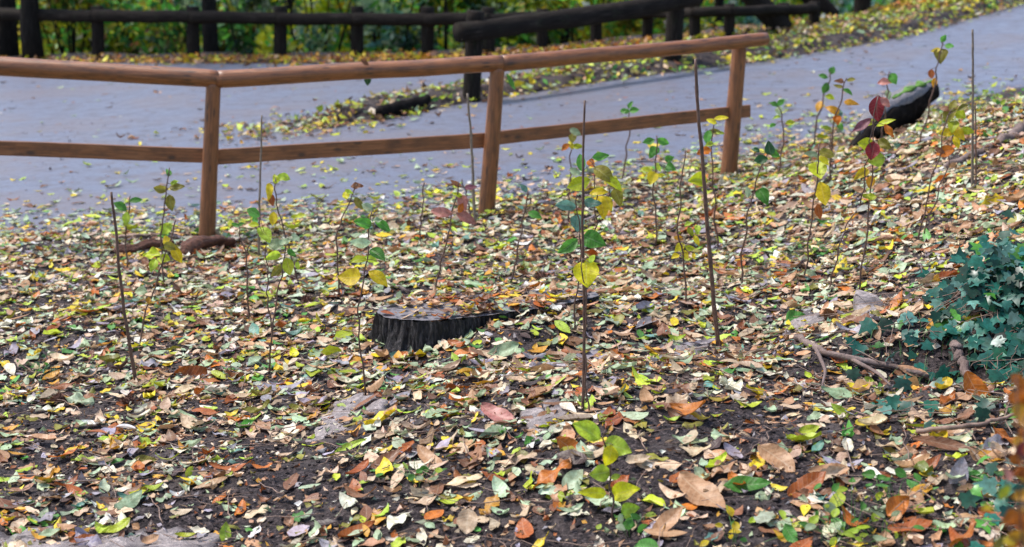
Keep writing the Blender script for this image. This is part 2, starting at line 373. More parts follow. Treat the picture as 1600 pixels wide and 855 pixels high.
# leaf floor in front of the road: cover thins out over bare soil patches at the lower left and centre
def cover(x, y):
    d = .95+0*x
    bare = S((fbm(x*1.5+4, y*1.5-x*.9+9, 4)+.04)/.16)
    low = S((8.3-y)/1.2)*S((1.5-x)/1.2)
    left = S((-1.2-x)/1.2)*S((12-y)/2)
    d = d*(1-.55*bare*np.clip(low*1.0+.8*left+.25, 0, 1))-.02*low
    face = np.exp(-((x-1.95)/.72)**2-((y-7.8)/.38)**2)
    d = d*(1-.88*face)
    return d*(.25+.75*S((E(x)+.6-y)/1.5))+.01
n0 = 62000
x, y = scatter(n0, -4.6, 5.6, 5.3, 17); e = frustum_ok(x, y) & (y < E(x)+.9); x, y = x[e], y[e]
x, y = keep_by(x, y, cover(x, y)*np.where(y < 8.4, .62, .95))
nearm = y < 8.6
litter('fallen_leaves', x[nearm], y[nearm], .032, .15, KEYS, WTS, 8, 4, .014, tilt=.13, curl=.2)
litter('fallen_leaves', x[~nearm], y[~nearm], .035, .14, KEYS, [14, 12, 8, 4, 7, 6, 5, 2.6, 4, 8, 11, 20, 18, 6, 8, 5, 2], 5, 2, .016, tilt=.12, curl=.18)
# broken bits between them
n1 = 75000
x, y = scatter(n1, -4.4, 5.4, 5.3, 15); e = frustum_ok(x, y, .5) & (y < E(x)+.3); x, y = x[e], y[e]
x, y = keep_by(x, y, np.clip(cover(x, y)+.22, 0, 1))
litter('leaf_crumbs', x, y, .009, .052, ['brown', 'tan', 'beige', 'dark', 'grey', 'rust', 'cream', 'olive', 'sage', 'gold'], [9, 12, 13, 7, 4, 6, 7, 4, 4, 3], 2, 2, .008, tilt=.35, kinds=(0, 2, 4), asp=(.3, .9))
# large broad leaves, browner
x, y = scatter(2600, -3.6, 4.6, 5.4, 13); e = frustum_ok(x, y) & (y < E(x)); x, y = x[e], y[e]
x, y = keep_by(x, y, cover(x, y)*np.where(x > .2, 1, .5))
litter('broad_fallen_leaves', x, y, .10, .20, ['brown', 'tan', 'beige', 'rust', 'grey', 'orange', 'sage'], [6, 14, 15, 5, 6, 3, 3], 12, 6, .02, tilt=.11, kinds=(5, 2, 0), asp=(.34, .46), curl=.16)
# road edge and road
x, y = scatter(30000, -6, 7.5, 10, 19); d = y-E(x); m = (d > -.3) & (d < 3.2)
x, y, d = x[m], y[m], d[m]; p = (.55*np.exp(-np.clip(d, 0, 9)/.85)+.008)*(.5+2*np.clip(fbm(x*1.2, y*1.2, 3)+.2, 0, 1)); m = rng.random(len(x)) < p
litter('road_leaves', x[m], y[m], .04, .13, ['sage', 'mint', 'yellow', 'yg', 'lime', 'tan', 'beige', 'brown', 'dark'], [10, 9, 7, 8, 6, 5, 4, 3, 4], 5, 2, .006, tilt=.12, curl=.2)
x, y = scatter(1400, -8, 5, 13, 24); m = (y > E(x)+1) & (y < LL(x)-.3) & ((y < VL(x)) | (y > VU(x))); m &= rng.random(len(x)) < .35
litter('road_leaves', x[m], y[m], .04, .12, ['sage', 'cream', 'tan', 'brown', 'dark', 'rust'], [6, 3, 5, 5, 6, 2], 4, 2, .004, tilt=.1, curl=.15)
x, y = scatter(9000, -8, 10, 11, 30); m = (y > E(x)+.2) & (y < LL(x)-.3) & ((y < VL(x)) | (y > VU(x))); w = np.clip(fbm(x*.7, y*.7, 3)*3+.35, 0, 1); m &= rng.random(len(x)) < w
litter('road_debris', x[m], y[m], .012, .05, ['brown', 'dark', 'tan', 'grey', 'rust', 'olive'], [6, 8, 5, 4, 3, 3], 2, 2, .003, tilt=.08, curl=.1)
# verge leaves
x, y = scatter(60000, -2.6, 12, 15.5, 34); a, b = VL(x)-.12, VU(x)+.15; m = (y > a-.2*rng.random(len(x))) & (y < b) & frustum_ok(x, y, 1)
m &= rng.random(len(x)) < np.where(y-a < .4, .75, .95)*(.6+.4*S((fbm(x*1.5, y*1.5, 3)+.35)/.4)); x, y = x[m], y[m]
litter('verge_leaves', x, y, .05, .14, ['sage', 'yellow', 'yg', 'lime', 'tan', 'beige', 'brown', 'dark', 'olive', 'cream', 'green'], [7, 9, 12, 9, 5, 5, 8, 9, 9, 2, 4], 3, 2, .05, tilt=.35)
# patch of leaves drifted against the nose of the verge
q = on_slope(465, 200); nn = 420; x = q[0]+rng.normal(0, .55, nn); y = q[1]+rng.normal(0, .55, nn)+(x-q[0])*.25
litter('road_leaves', x, y, .04, .12, ['yellow', 'tan', 'brown', 'sage', 'yg', 'dark', 'gold'], [6, 7, 8, 4, 5, 6, 2], 4, 2, .02, tilt=.2)
# golden drift under the rear fence
x = rng.uniform(-8, 7, 3400); y = LL(x)+rng.normal(-.28, .22, len(x)); y = np.where(rng.random(len(x)) < .2, y-rng.random(len(x))*.9, y); m = (x > -5.6+rng.normal(0, 1.6, len(x))) & (y < VL(x)+30)
litter('drifted_leaves', x[m], y[m], .06, .14, ['gold', 'yellow', 'orange', 'tan', 'brown', 'yg'], [9, 8, 4, 6, 5, 3], 3, 2, .06, tilt=.4)

# twigs in the litter
gs = []
for i in range(900):
    yy = random.uniform(5.6, 11.5); xx = random.uniform(-1, 1)*(yy*.27+.4); az = random.uniform(0, 3.14); L = random.uniform(.05, .3)*(1.5 if xx > 1.2 else 1)
    t = np.linspace(-.5, .5, 5); X = xx+t*L*math.cos(az)+rng.normal(0, .008, 5); Y = yy+t*L*math.sin(az)+rng.normal(0, .008, 5)
    Z = surf(X, Y).max()*.5+surf(X, Y)*.5+.012+rng.random()*.02
    gs.append(tube_geo(np.stack([X, Y, Z], 1), np.linspace(1, .5, 5)*random.uniform(.0012, .003), 5))
v, f, u = merge(gs); tag(mesh_obj('twigs', v, f, M['twig'], uv=u), kind='stuff')
# small stones and clods in the soil
ico_v = np.array([[0, 0, 1], [1, 0, 0], [0, 1, 0], [-1, 0, 0], [0, -1, 0], [0, 0, -1], [.6, .6, .5], [-.6, .6, .5], [-.6, -.6, .5], [.6, -.6, .5]])
ico_f = np.array([[0, 9, 6], [0, 6, 7], [0, 7, 8], [0, 8, 9], [1, 6, 9], [2, 7, 6], [3, 8, 7], [4, 9, 8], [1, 2, 6], [2, 3, 7], [3, 4, 8], [4, 1, 9], [5, 2, 1], [5, 3, 2], [5, 4, 3], [5, 1, 4]])
nc = 42000; x, y = scatter(nc, -2.8, 2.6, 5.4, 10.5); s = .0018+.0115*rng.random(nc)**4
V = ico_v[None]*s[:, None, None]*(.6+.8*rng.random((nc, 10, 3))); V[..., 2] *= .7
V += np.stack([x, y, surf(x, y)+s*.3], 1)[:, None]
tag(mesh_obj('soil_clods', V.reshape(-1, 3), (ico_f[None]+(np.arange(nc)*10)[:, None, None]).reshape(-1, 3), M['soil'], smooth=False), kind='stuff')

# ------------------------------------------------------------------ stump
def make_stump():
    front = [(590, 490, .16), (602, 496, .16), (625, 500, .17), (660, 502, .17), (700, 500, .165), (750, 495, .13), (800, 489, .10), (870, 478, .07), (935, 463, .05)]
    back = [(925, 455, .05), (850, 455, .07), (760, 461, .10), (680, 467, .13), (620, 474, .15), (594, 482, .16)]
    c0 = hit(625, 548); zt = c0[2]+.162
    pts = []
    for (px, py, o) in front+back:
        k = np.clip((px-600)/330, 0, 1); zz = zt+.0*k+.015*k
        d = ray(px, py); t = (zz-CAM_H)/d[2]; pts.append(CAMP+d*t)
    pts = np.array(pts); pts = np.vstack([pts, pts[:1]])
    ring = resample(pts, 701)[:-1]
    for _ in range(8): ring = (np.roll(ring, 1, 0)+2*ring+np.roll(ring, -1, 0))/4
    cen = ring.mean(0); n = len(ring)
    out = ring-np.roll(ring, 1, 0); out = norm(np.stack([out[:, 1], -out[:, 0], 0*out[:, 0]], 1))
    if ((ring-cen)*out).sum() < 0: out = -out
    arc = np.arange(n)*.0042
    rows = 16; V = []
    for r in range(rows):
        t = r/(rows-1); base = .022*np.abs(np.sin(arc*75+4*np.sin(arc*9)+t*1.4))+.065*fbm(arc*26, np.full(n, t*2.2), 4)
        left = S((cen[0]-ring[:, 0])/.4)
        o = base*(.35+t)+(t**2)*(.04+.16*left*np.abs(np.sin(arc*9))**2)
        p = ring+out*o[:, None]; p[:, 2] = ring[:, 2]-t*.34+.006*fbm(arc*40, arc*0+r, 2); V.append(p)
    V = np.concatenate(V)
    Fc = [[r*n+j, r*n+(j+1) % n, (r+1)*n+(j+1) % n, (r+1)*n+j] for r in range(rows-1) for j in range(n)]
    root = empty('tree_stump', (cen[0], cen[1], cen[2]-.2), 'wide black cut tree stump with craggy bark and leaves strewn on top', 'tree stump')
    mesh_obj('bark', V, Fc, M['stump_bark'], root)
    T = [ring+out*(.35*.02)]; nr = 14
    V2 = []
    for r in range(nr):
        k = 1-r/(nr-1)*.98; p = cen+(ring+out*.004-cen)*k; p[:, 2] = ring[:, 2]+.004+.008*fbm(p[:, 0]*20, p[:, 1]*20, 3); V2.append(p)
    F2 = [[r*n+j, r*n+(j+1) % n, (r+1)*n+(j+1) % n, (r+1)*n+j] for r in range(nr-1) for j in range(n)]; F2.append([(nr-1)*n+j for j in range(n)])
    mesh_obj('cut_top', np.concatenate(V2), F2, M['stump_top'], root)
    # leaves lying on the cut face
    m = 360; j = rng.integers(0, n, m); k = np.sqrt(rng.random(m))*.97; P = cen+(ring[j]-cen)*k[:, None]; P[:, 2] = ring[j][:, 2]*k+cen[2]*(1-k)+.012+rng.random(m)*.012
    X, D, N = frames(m, np.tile([0, 0, 1.], (m, 1)), np.abs(rng.normal(0, .16, m))); c, _ = pick(['yellow', 'gold', 'orange', 'rust', 'tan', 'beige', 'brown', 'sage', 'dark'], [5, 4, 4, 5, 10, 11, 9, 4, 6], m)
    Ln = rng.uniform(.03, .09, m); tag(leaves('stump_leaves', P, X, D, N, Ln, Ln*rng.uniform(.35, .6, m), c, rng.integers(0, 6, m), M['leaf'], 6, 2, rng.normal(.1, .25, m), rng.normal(0, .25, m)), kind='stuff')
make_stump()

# ------------------------------------------------------------------ front fence
def tube_obj(name, pts, rad, mat, parent=None, seg=18, **k):
    v, f, u = tube_geo(pts, rad, seg, **k); return mesh_obj(name, v, f, mat, parent, u)
def pole_pts(a, b, n=24, bow=.004):
    p = resample([a, b], n); t = np.linspace(0, 1, n); p[:, 2] += bow*fbm(t*3+random.random()*9, t*0, 2)*2; return p
def rounded(n, r, e=.012):
    t = np.linspace(0, 1, n); rr = np.full(n, r); rr[0] = r*.86; rr[-1] = r*.86; return rr
bases = [hit(321, 372), hit(758, 334), hit(1137, 273)]
fence = empty('timber_fence', bases[1], 'reddish brown round pole fence with one flat lower board beside the road', 'fence')
topsp = [on_y(334, 122, bases[0][1]), on_y(778, 99, bases[1][1]), on_y(1156, 66, bases[2][1])]
for i, (b, t) in enumerate(zip(bases, topsp)):
    r = 13.4*pxscale(b); a = b-np.array([0, 0, .12]); v = (t-b)
    tube_obj('post', pole_pts(a, b+v*.992, 26), np.linspace(1, .84, 26)*r, M['pole'], fence, 22, wob=.03)
left_end = on_y(-260, 90, bases[0][1]-.10)
def rail_seg(a, b, rpx0, rpx1):
    n = 40; p = pole_pts(a, b, n, .006); rr = np.linspace(rpx0*pxscale(a), rpx1*pxscale(b), n); rr[-1] *= .93
    tube_obj('rail', p, rr, M['pole'], fence, 22, wob=.03)
rail_seg(left_end, topsp[0]+np.array([.035, 0, -.004]), 16, 14); 
rail_seg(topsp[0]+np.array([.015, 0, -.003]), topsp[1]+np.array([.03, 0, -.004]), 14, 13)
rail_seg(topsp[1]+np.array([.012, 0, -.003]), on_y(1197, 61, bases[2][1]), 13, 10.5)
def board(p0, p1, hh, th=.028):
    p0 = np.array(p0); p1 = np.array(p1); n = 30; d = p1-p0; L = np.linalg.norm(d); d /= L; up = norm(np.array([0, 0, 1.])-d*d[2]); out = np.cross(d, up)
    prof_ = [(-1, -1), (-1, .9), (-.75, 1), (.75, 1), (1, .9), (1, -.9), (.75, -1), (-.75, -1)][1:]+[(-1, -.9)]
    V = []; U = []; s0 = random.random()*20
    for i in range(n):
        t = i/(n-1); w = .003*float(fbm(np.array([t*6+s0]), np.array([0.]), 2)[0])
        for k, (a, b) in enumerate(prof_):
            V.append(p0+d*L*t+out*a*th/2+up*(b*hh/2+w)); U.append((k/4, s0+t*L))
    m = len(prof_); Fc = [[i*m+j, i*m+(j+1) % m, (i+1)*m+(j+1) % m, (i+1)*m+j] for i in range(n-1) for j in range(m)]+[list(range(m))[::-1], [(n-1)*m+j for j in range(m)]]
    return mesh_obj('board', V, Fc, M['pole'], fence, U, smooth=False)
off = .075
def B(px, py, i, dy=off): return on_y(px, py, bases[i][1]+dy)
hb = 23*pxscale(bases[0])
board(B(-260, 222, 0, 0), B(322, 243, 0), hb); board(B(324, 246, 0), B(766, 219, 1), 24*pxscale(bases[0])); board(B(768, 216.5, 1), B(1171, 173, 2), 21*pxscale(bases[1]))

# ------------------------------------------------------------------ dark fences behind
rear = empty('rail_barrier', hit(560, 92), 'long weathered grey log barrier along the far road edge in front of the woods', 'fence')
rp = [(-60, 91, 8), (152, 92, 10), (302, 92, 10), (438, 91, 10), (557, 89, 10), (667, 88, 11), (763, 86, 12), (848, 78, 14), (932, 70, 8), (1012, 64, 8), (1086, 60, 6), (1140, 56, 6), (1225, 46, 4), (1272, 40, 3)]
rb = []
for px, py, ty in rp:
    b = hit(px, py); rb.append(b); t = on_y(px+random.uniform(-1.5, 1.5), ty, b[1]); r = 10.5*pxscale(b)*(1 if px < 800 else .85)
    tube_obj('post', pole_pts(b-np.array([0, 0, .2]), t, 14), np.full(14, r), M['dark'], rear, 14, wob=.16)
ry = [21, 25, 27, 29, 30, 31, 29, 26, 24, 21, 19, 18, 16, 14]
for i in range(0, len(rp)-1):
    a = on_y(rp[i][0]-2, ry[i], rb[i][1]-.10); b = on_y(rp[i+1][0]+2, ry[i+1], rb[i+1][1]-.10)
    rr = 10.0 if i < 6 else 8.5
    tube_obj('rail', pole_pts(a, b, 20, .007), np.linspace(rr*pxscale(a)*1.0, rr*pxscale(b)*.97, 20), M['dark'], rear, 16, wob=.05)
mid = empty('log_barrier', hit(736, 151), 'black round log barrier on the leafy verge between the two arms of the road', 'fence')
b0 = hit(735, 152); t0 = on_y(743, 18, b0[1]); tube_obj('post', pole_pts(b0-np.array([0, 0, .2]), t0, 16), np.full(16, 14*pxscale(b0)), M['dark'], mid, 18, wob=.10)
b1 = hit(1050, 93); t1 = on_y(1058, -25, b1[1]); tube_obj('post', pole_pts(b1-np.array([0, 0, .2]), t1, 16), np.full(16, 14*pxscale(b1)), M['dark'], mid, 18, wob=.10)
a = on_y(716, 52, b0[1]-.26); b = on_y(1090, -4, b1[1]-.22)
tube_obj('rail', pole_pts(a, b, 30, .02), np.linspace(16*pxscale(a), 14.5*pxscale(b), 30), M['dark'], mid, 20, wob=.10)
b = hit(1225, 48); a = on_y(1140, -45, b[1]-.1); tube_obj('brace', pole_pts(b, a, 14), np.full(14, 17*pxscale(b)), M['dark'], mid, 18, wob=.12)
b2 = hit(1300, 28); a = on_y(1245, -30, b2[1]-.05); tube_obj('brace', pole_pts(b2, a, 14), np.full(14, 16*pxscale(b2)), M['dark'], mid, 18, wob=.12)
b3 = hit(1347, 20); tube_obj('post', pole_pts(b3-np.array([0, 0, .2]), on_y(1350, -70, b3[1]), 12), np.full(12, 13*pxscale(b3)), M['dark'], mid, 16, wob=.1)

# ------------------------------------------------------------------ logs and wood pieces
def log_piece(name, p0, p1, r0, r1, mat, label, cat, lift=.6, moss=None, n=26, seg=20, rough=.25, flat=1.0):
    a, b = hit(*p0), hit(*p1); a[2] += r0*lift; b[2] += r1*lift
    P = pole_pts(a, b, n, .02); r = np.linspace(r0, r1, n); r[0] *= .55; r[1] *= .9; r[-1] *= .55; r[-2] *= .9
    root = empty(name, (a+b)/2-np.array([0, 0, r0]), label, cat)
    v, f, u = tube_geo(P, r, seg, wob=rough)
    mesh_obj('wood', v, f, mat, root, u)
    if moss:
        t0, t1, off_ = moss; i0, i1 = int(t0*n), int(t1*n); Pm = P[i0:i1].copy(); Pm[:, 2] += off_
        v, f, u = tube_geo(Pm, r[i0:i1]*np.sin(np.linspace(.5, 2.6, i1-i0))*.85, 16, wob=.5); mesh_obj('moss', v, f, M['moss'], root, u)
    return root
log_piece('fallen_log', (590, 187), (670, 163), .055, .06, M['black_log'], "short black log with bright green moss on one end, at the verge's tip", 'log', 1.1, (.78, .97, .02))
log_piece('rotten_wood', (180, 402), (272, 390), .036, .026, M['rot'], 'flat dark reddish strip of rotten wood left of the first fence post', 'wood piece', 1.3, rough=.6)
log_piece('rotten_wood', (286, 400), (366, 384), .055, .036, M['rot'], 'crumbling reddish brown chunk of rotten wood at the foot of the first fence post', 'wood piece', .8, rough=1.0)
# half-round black trough log on the bank
def trough():
    n = 30; y0 = hit(1330, 232)[1]; y1 = hit(1452, 190)[1]
    topc = resample([on_y(1312, 240, y0), on_y(1345, 195, y0+.05), on_y(1385, 160, (y0+y1)/2), on_y(1425, 140, (y0+y1)/2+.2), on_y(1462, 128, y1)], n)
    botc = resample([on_y(1318, 243, y0), on_y(1350, 226, y0), on_y(1395, 207, (y0+y1)/2), on_y(1430, 185, y1-.1), on_y(1460, 152, y1)], n)
    root = empty('charred_log', hit(1390, 215), 'big black hollow log half with mossy top edge, tilted up beside the road', 'log')
    V = []; seg = 14
    for i in range(n):
        c = (topc[i]+botc[i])/2; hh = max((topc[i]-botc[i])[2]/2, .01); w = .16*math.sin(math.pi*min(1, (i+1.5)/(n*.35))*.5)
        for k in range(seg):
            th = 2*math.pi*k/seg; r = 1+.30*float(fbm(np.array([k*.9]), np.array([i*.45]), 3)[0])
            cy, sz = math.cos(th), math.sin(th)
            V.append(c+np.array([0, cy*w*r, (abs(sz)**.8)*np.sign(sz)*hh*r]))
    Fc = [[i*seg+j, i*seg+(j+1) % seg, (i+1)*seg+(j+1) % seg, (i+1)*seg+j] for i in range(n-1) for j in range(seg)]+[list(range(seg))[::-1], [(n-1)*seg+j for j in range(seg)]]
    mesh_obj('wood', V, Fc, M['black_log'], root)
    TP = resample(topc[5:29], 50); wv = .5*(.10+.12*np.sin(np.linspace(.2, 2.9, 50)))
    TV = np.concatenate([TP+np.array([0, wv[i_]*0, 0]) for i_ in (0,)]+[]); a_ = TP+np.stack([0*wv, -wv*1.2, -wv*.30+.012+.02*fbm(np.arange(50)*.35, wv, 3)], 1); b_ = TP+np.stack([0*wv, wv, .02+wv*.2+.02*fbm(np.arange(50)*.3+9, wv, 3)], 1); c_ = a_-np.array([0, 0, .05])
    TV = np.concatenate([c_, a_, b_, b_-np.array([0, 0, .08])]); TF = [[r_*50+j, r_*50+j+1, (r_+1)*50+j+1, (r_+1)*50+j] for r_ in range(3) for j in range(49)]
    mesh_obj('cut_face', TV, TF, M['stump_top'], root)
    P = topc[17:29]+np.array([0, .0, .012]); v, f, u = tube_geo(P, .02*np.sin(np.linspace(.3, 2.8, 12))*(1+.8*np.sin(np.arange(12)*1.9))+.004, 12, wob=1.2); mesh_obj('moss', v, f, M['moss'], root, u)
trough()
# branches / roots
def branch(name, pix, r, mat, label, cat, lift=.02, taper=.5, sub=None, seg=10, parent_extra=None):
    P = np.array([hit(*p)+np.array([0, 0, lift]) for p in pix]); P = smooth_path(P, 20); root = empty(name, P[0], label, cat)
    P = P+rng.normal(0, r*.25, P.shape)
    v, f, u = tube_geo(P, np.linspace(1, taper, 20)*r, seg, wob=.3); mesh_obj('wood', v, f, mat, root, u)
    for s in sub or []:
        Q = smooth_path(np.array([hit(*p[:2])+np.array([0, 0, lift+(p[2] if len(p) > 2 else 0)]) for p in s]), 12); v, f, u = tube_geo(Q, np.linspace(.6, .2, 12)*r, 7, wob=.2); mesh_obj('side_twig', v, f, mat, root, u)
    return root
branch('fallen_branch', [(1245, 538), (1290, 562), (1340, 575), (1395, 582), (1450, 600)], .016, M['root'], 'long brown fallen branch lying across the foot of the ivy bank', 'branch', .03, .7, [[(1330, 572), (1370, 600, .02), (1390, 625, .03)], [(1275, 556), (1290, 590), (1283, 620)]])
branch('tree_root', [(1615, 195), (1580, 222), (1540, 236), (1490, 262), (1440, 280)], .05, M['root'], 'thick brown root emerging from the bank at the right edge', 'root', .02, .3)
branch('broken_branch', [(1490, 560), (1500, 585), (1512, 610)], .022, M['root'], 'short thick broken branch standing in the ivy left of the hanging brown leaf', 'branch', .06, .8)
branch('fallen_branch', [(1430, 690), (1520, 682), (1570, 668), (1615, 655)], .010, M['twig'], 'thin pale stick lying below the hanging brown leaf at the lower right', 'branch', .04, .6)
branch('fallen_branch', [(180, 375), (225, 372), (290, 368)], .012, M['twig'], 'thin pale stick behind the rotten wood at the first fence post', 'branch', .02, .6)

# ------------------------------------------------------------------ stones
def slab(pix, thick, label, seed, drop=.0, name='flat_stone'):
    P = np.array([hit(*p) for p in pix]); P = np.vstack([P, P[:1]]); ring = resample(P, 49)[:-1]; cen = ring.mean(0); n = 48
    zc = ring[:, 2].mean()+thick*.08
    gx = np.polyfit(ring[:, 0], ring[:, 2], 1)[0]; gx = float(np.clip(gx, -.3, .3))
    V = []; ks = [(1.02, -thick*1.8), (1.03, -.4*thick), (1.0, .0), (.95, .25*thick), (.8, .3*thick), (.6, .32*thick), (.4, .33*thick), (.2, .33*thick), (.02, .33*thick)]
    for k, dz in ks:
        p = cen+(ring-cen)*k; a = np.arange(n); p[:, :2] += .05*fbm(np.cos(a/n*6.28)*3+seed, np.sin(a/n*6.28)*3, 3)[:, None]*k
        p[:, 2] = zc+dz+(p[:, 0]-cen[0])*gx+.03*fbm(p[:, 0]*9+seed, p[:, 1]*9, 5); V.append(p)
    V = np.concatenate(V); r = len(ks); Fc = [[i*n+j, i*n+(j+1) % n, (i+1)*n+(j+1) % n, (i+1)*n+j] for i in range(r-1) for j in range(n)]+[[(r-1)*n+j for j in range(n)]]
    tag(mesh_obj(name, V, Fc, M['stone'], loc=(cen[0], cen[1], zc-thick)), label, 'stone')
slab([(248, 815), (340, 813), (345, 850), (330, 885), (240, 888), (236, 850)], .05, 'smooth grey violet flat stone at the bottom edge, left of the upright green leaf', 1)
slab([(165, 818), (235, 812), (243, 835), (236, 880), (150, 885), (160, 845)], .05, 'flat grey stone paired left of another one at the bottom edge, a crack between them', 2)
slab([(38, 828), (150, 822), (158, 850), (140, 890), (20, 890)], .045, 'broad grey flat stone at the bottom left partly covered by leaves', 3)
slab([(-60, 835), (20, 830), (32, 855), (15, 890), (-60, 890)], .04, 'flat grey stone in the very bottom left corner', 4)
slab([(498, 655), (520, 630), (570, 622), (615, 640), (600, 662), (540, 672), (480, 690)], .03, 'pale flaky flat stone in the soil at the foot of a thin sapling', 5)
slab([(815, 640), (870, 620), (890, 650), (885, 675), (830, 695), (818, 668)], .03, 'pale flat stone below the tall bare stake in the middle foreground', 6)
slab([(1025, 540), (1070, 528), (1110, 545), (1085, 556), (1030, 558)], .02, 'small pale flat stone just left of the tall brown stake', 7)
slab([(1330, 480), (1370, 478), (1400, 492), (1350, 500)], .03, 'small grey stone among leaves near the ivy', 8)
slab([(1230, 500), (1265, 490), (1290, 505), (1262, 520), (1225, 522)], .03, 'pale grey stone left of the ivy patch above the fallen branch', 9)

# ------------------------------------------------------------------ chestnut burrs
def burr(px, py, r, label, squash=.8):
    c = hit(px, py); c = c+np.array([0, 0, r*.6]); n = 420
    d = norm(rng.normal(0, 1, (n, 3))); a = norm(np.cross(d, rng.normal(0, 1, (n, 3)))); L = r*(1+.35*rng.random(n))
    dd = norm(d+rng.normal(0, .35, (n, 3)))
    base = c+d*r*.62*np.array([1, 1, squash]); w = r*.045
    V = np.stack([base-a*w, base+a*w, base+dd*(L*.55)[:, None]+a*w*.2], 1).reshape(-1, 3); Fc = np.arange(n*3).reshape(-1, 3)
    root = empty('chestnut_burr', c-np.array([0, 0, r*.6]), label, 'burr', 'spiky chestnut burrs on the ground')
    mesh_obj('spines', V, Fc, M['burr'], root, smooth=False)
    th = np.linspace(0, np.pi, 9); ph = np.linspace(0, 2*np.pi, 13)[:-1]; TV = np.array([[math.sin(t)*math.cos(p), math.sin(t)*math.sin(p), math.cos(t)*squash] for t in th for p in ph])*r*.66+c
    FF = [[i*12+j, i*12+(j+1) % 12, (i+1)*12+(j+1) % 12, (i+1)*12+j] for i in range(8) for j in range(12)]; mesh_obj('husk', TV, FF, M['burr'], root)
burr(200, 634, .035, 'brown spiky chestnut burr in front of the leaning bare stake'); burr(90, 630, .032, 'small dark brown spiky burr near the left edge, left of a larger one')
burr(845, 438, .037, 'dark brown spiky burr just above and behind the stump'); burr(893, 402, .027, 'small reddish brown burr beside the central leafy sapling')
burr(452, 457, .025, 'small dark burr right of the twin stemmed sapling'); burr(480, 475, .033, 'open reddish brown burr behind and left of the stump'); burr(1120, 420, .025, 'small brown burr behind the tall brown stake, to its right')

# ------------------------------------------------------------------ hero leaves lying on the ground
def hero(p0, p1, ratio, colk, kind, label, tilt=.3, lift=.034, curl=.12, fold=.2, cat='leaf', name='fallen_leaf', mat='leaf', wave=.06):
    mid_ = ((p0[0]+p1[0])/2, (p0[1]+p1[1])/2); c = hit(*mid_); up = nrm_at(c[0:1], c[1:2])[0]; toc = norm(CAMP-c); c = c+toc*lift+np.array([0, 0, lift*.5])
    N = norm(up*(1-tilt)+toc*tilt); a = on_plane(*p0, c, N); b = on_plane(*p1, c, N); D = b-a; L = np.linalg.norm(D); D /= L; X = np.cross(D, N); ce = (a+b)/2
    rows, cols = 28, 8
    o = leaves(name, ce[None], X[None], D[None], N[None], np.array([L]), np.array([L*ratio]), np.array([PC[colk]])*(1+.1*(random.random()-.5)), np.array([kind]), M[mat], rows, cols, np.array([curl]), np.array([fold]), wave=np.array([wave]), loc=ce)
    tag(o, label, cat); return o
hero((750, 638), (805, 662), .42, 'pink', 5, 'pinkish brown toothed leaf left of the pale stone in the foreground')
hero((1060, 745), (1132, 800), .48, 'tan', 5, 'large beige pink chestnut leaf right of the small green sapling in the foreground')
hero((1018, 842), (1065, 792), .42, 'tan', 5, 'tan chestnut leaf below the large beige pink one, pointing up to the right', .4)
hero((1188, 696), (1245, 738), .5, 'tan', 5, 'tan brown chestnut leaf above the dark green leaf on the right', .45)
hero((1328, 735), (1262, 738), .40, 'tan', 5, 'pale orange brown chestnut leaf lying level, uppermost of an overlapping pair', .5)
hero((1232, 778), (1292, 740), .48, 'rust', 5, 'glossy rust brown chestnut leaf under the paler one it overlaps', .45)
hero((1130, 760), (1205, 756), .42, 'green', 0, 'big dark green leaf lying flat among the brown leaves on the right', .45, mat='live')
hero((1508, 582), (1548, 650), .45, 'orange', 5, 'orange brown chestnut leaf hanging upright on the ivy bank', .85, .06)
hero((732, 795), (728, 836), .78, 'beige', 5, 'pale beige oval leaf standing on dark soil in the bottom centre', .6)
hero((572, 745), (628, 702), .34, 'brown', 5, 'narrow brown leaf on bare soil left of the bottom centre', .35)
hero((272, 586), (335, 588), .48, 'rust', 2, 'folded orange brown leaf right of the leaning bare stake', .6, .03, .25)
hero((1035, 640), (1078, 620), .8, 'beige', 4, 'lobed pale pink beige leaf right of the tall thin stake', .55)
hero((812, 541), (762, 556), .48, 'sage', 0, 'oval sage green leaf with fine veins in front of the stump', .55)
hero((880, 765), (912, 735), .65, 'mint', 0, 'pale mint leaf left of the small green foreground sapling', .6)
hero((1228, 500), (1262, 495), .8, 'green', 3, 'bright green heart shaped leaf above the fallen branch', .7)
hero((870, 688), (915, 712), .55, 'orange', 5, 'curling orange brown leaf left of the small green foreground sapling', .7, .03, .5)
hero((1425, 683), (1530, 706), .20, 'brown', 5, 'long curled brown leaf below the ivy at the lower right', .5)
hero((352, 852), (352, 815), .5, 'lime', 0, 'bright green leaf standing upright beside the flat stones at the bottom left', .9, .04)
hero((1530, 325), (1575, 312), .8, 'yellow', 4, 'bright yellow lobed leaf on the bank near the right edge', .75, .04)
hero((150, 722), (195, 720), .33, 'green', 0, 'bright green leaf lying on soil on the left', .5)
hero((210, 718), (245, 720), .45, 'olive', 0, 'dull olive leaf right beside the bright green one on the left', .5)
hero((1248, 676), (1282, 668), .5, 'yg', 0, 'yellow green leaf on dark ground below the ivy bank', .7)
hero((520, 710), (573, 686), .24, 'lime', 0, 'slim bright green leaf pointing up right below the pale flaky stone', .5)
hero((1150, 700), (1155, 701), .5, 'yg', 0, 'tiny yellow green leaf above the big dark green leaf', .7)
hero((1225, 820), (1245, 852), .55, 'green', 0, 'fresh green leaf at the bottom edge on the right', .7)
hero((1512, 738), (1540, 752), .6, 'green', 0, 'small green leaf right of the grey brown upright leaf', .6)
hero((1492, 772), (1505, 715), .5, 'grey', 5, 'grey brown leaf standing upright at the lower right', .8, .04)
hero((1436, 742), (1472, 712), .36, 'rust', 5, 'rust orange leaf left of the grey brown upright leaf', .5)
hero((1405, 705), (1435, 706), .6, 'tan', 0, 'small oval light brown leaf above the rust orange leaf', .6)
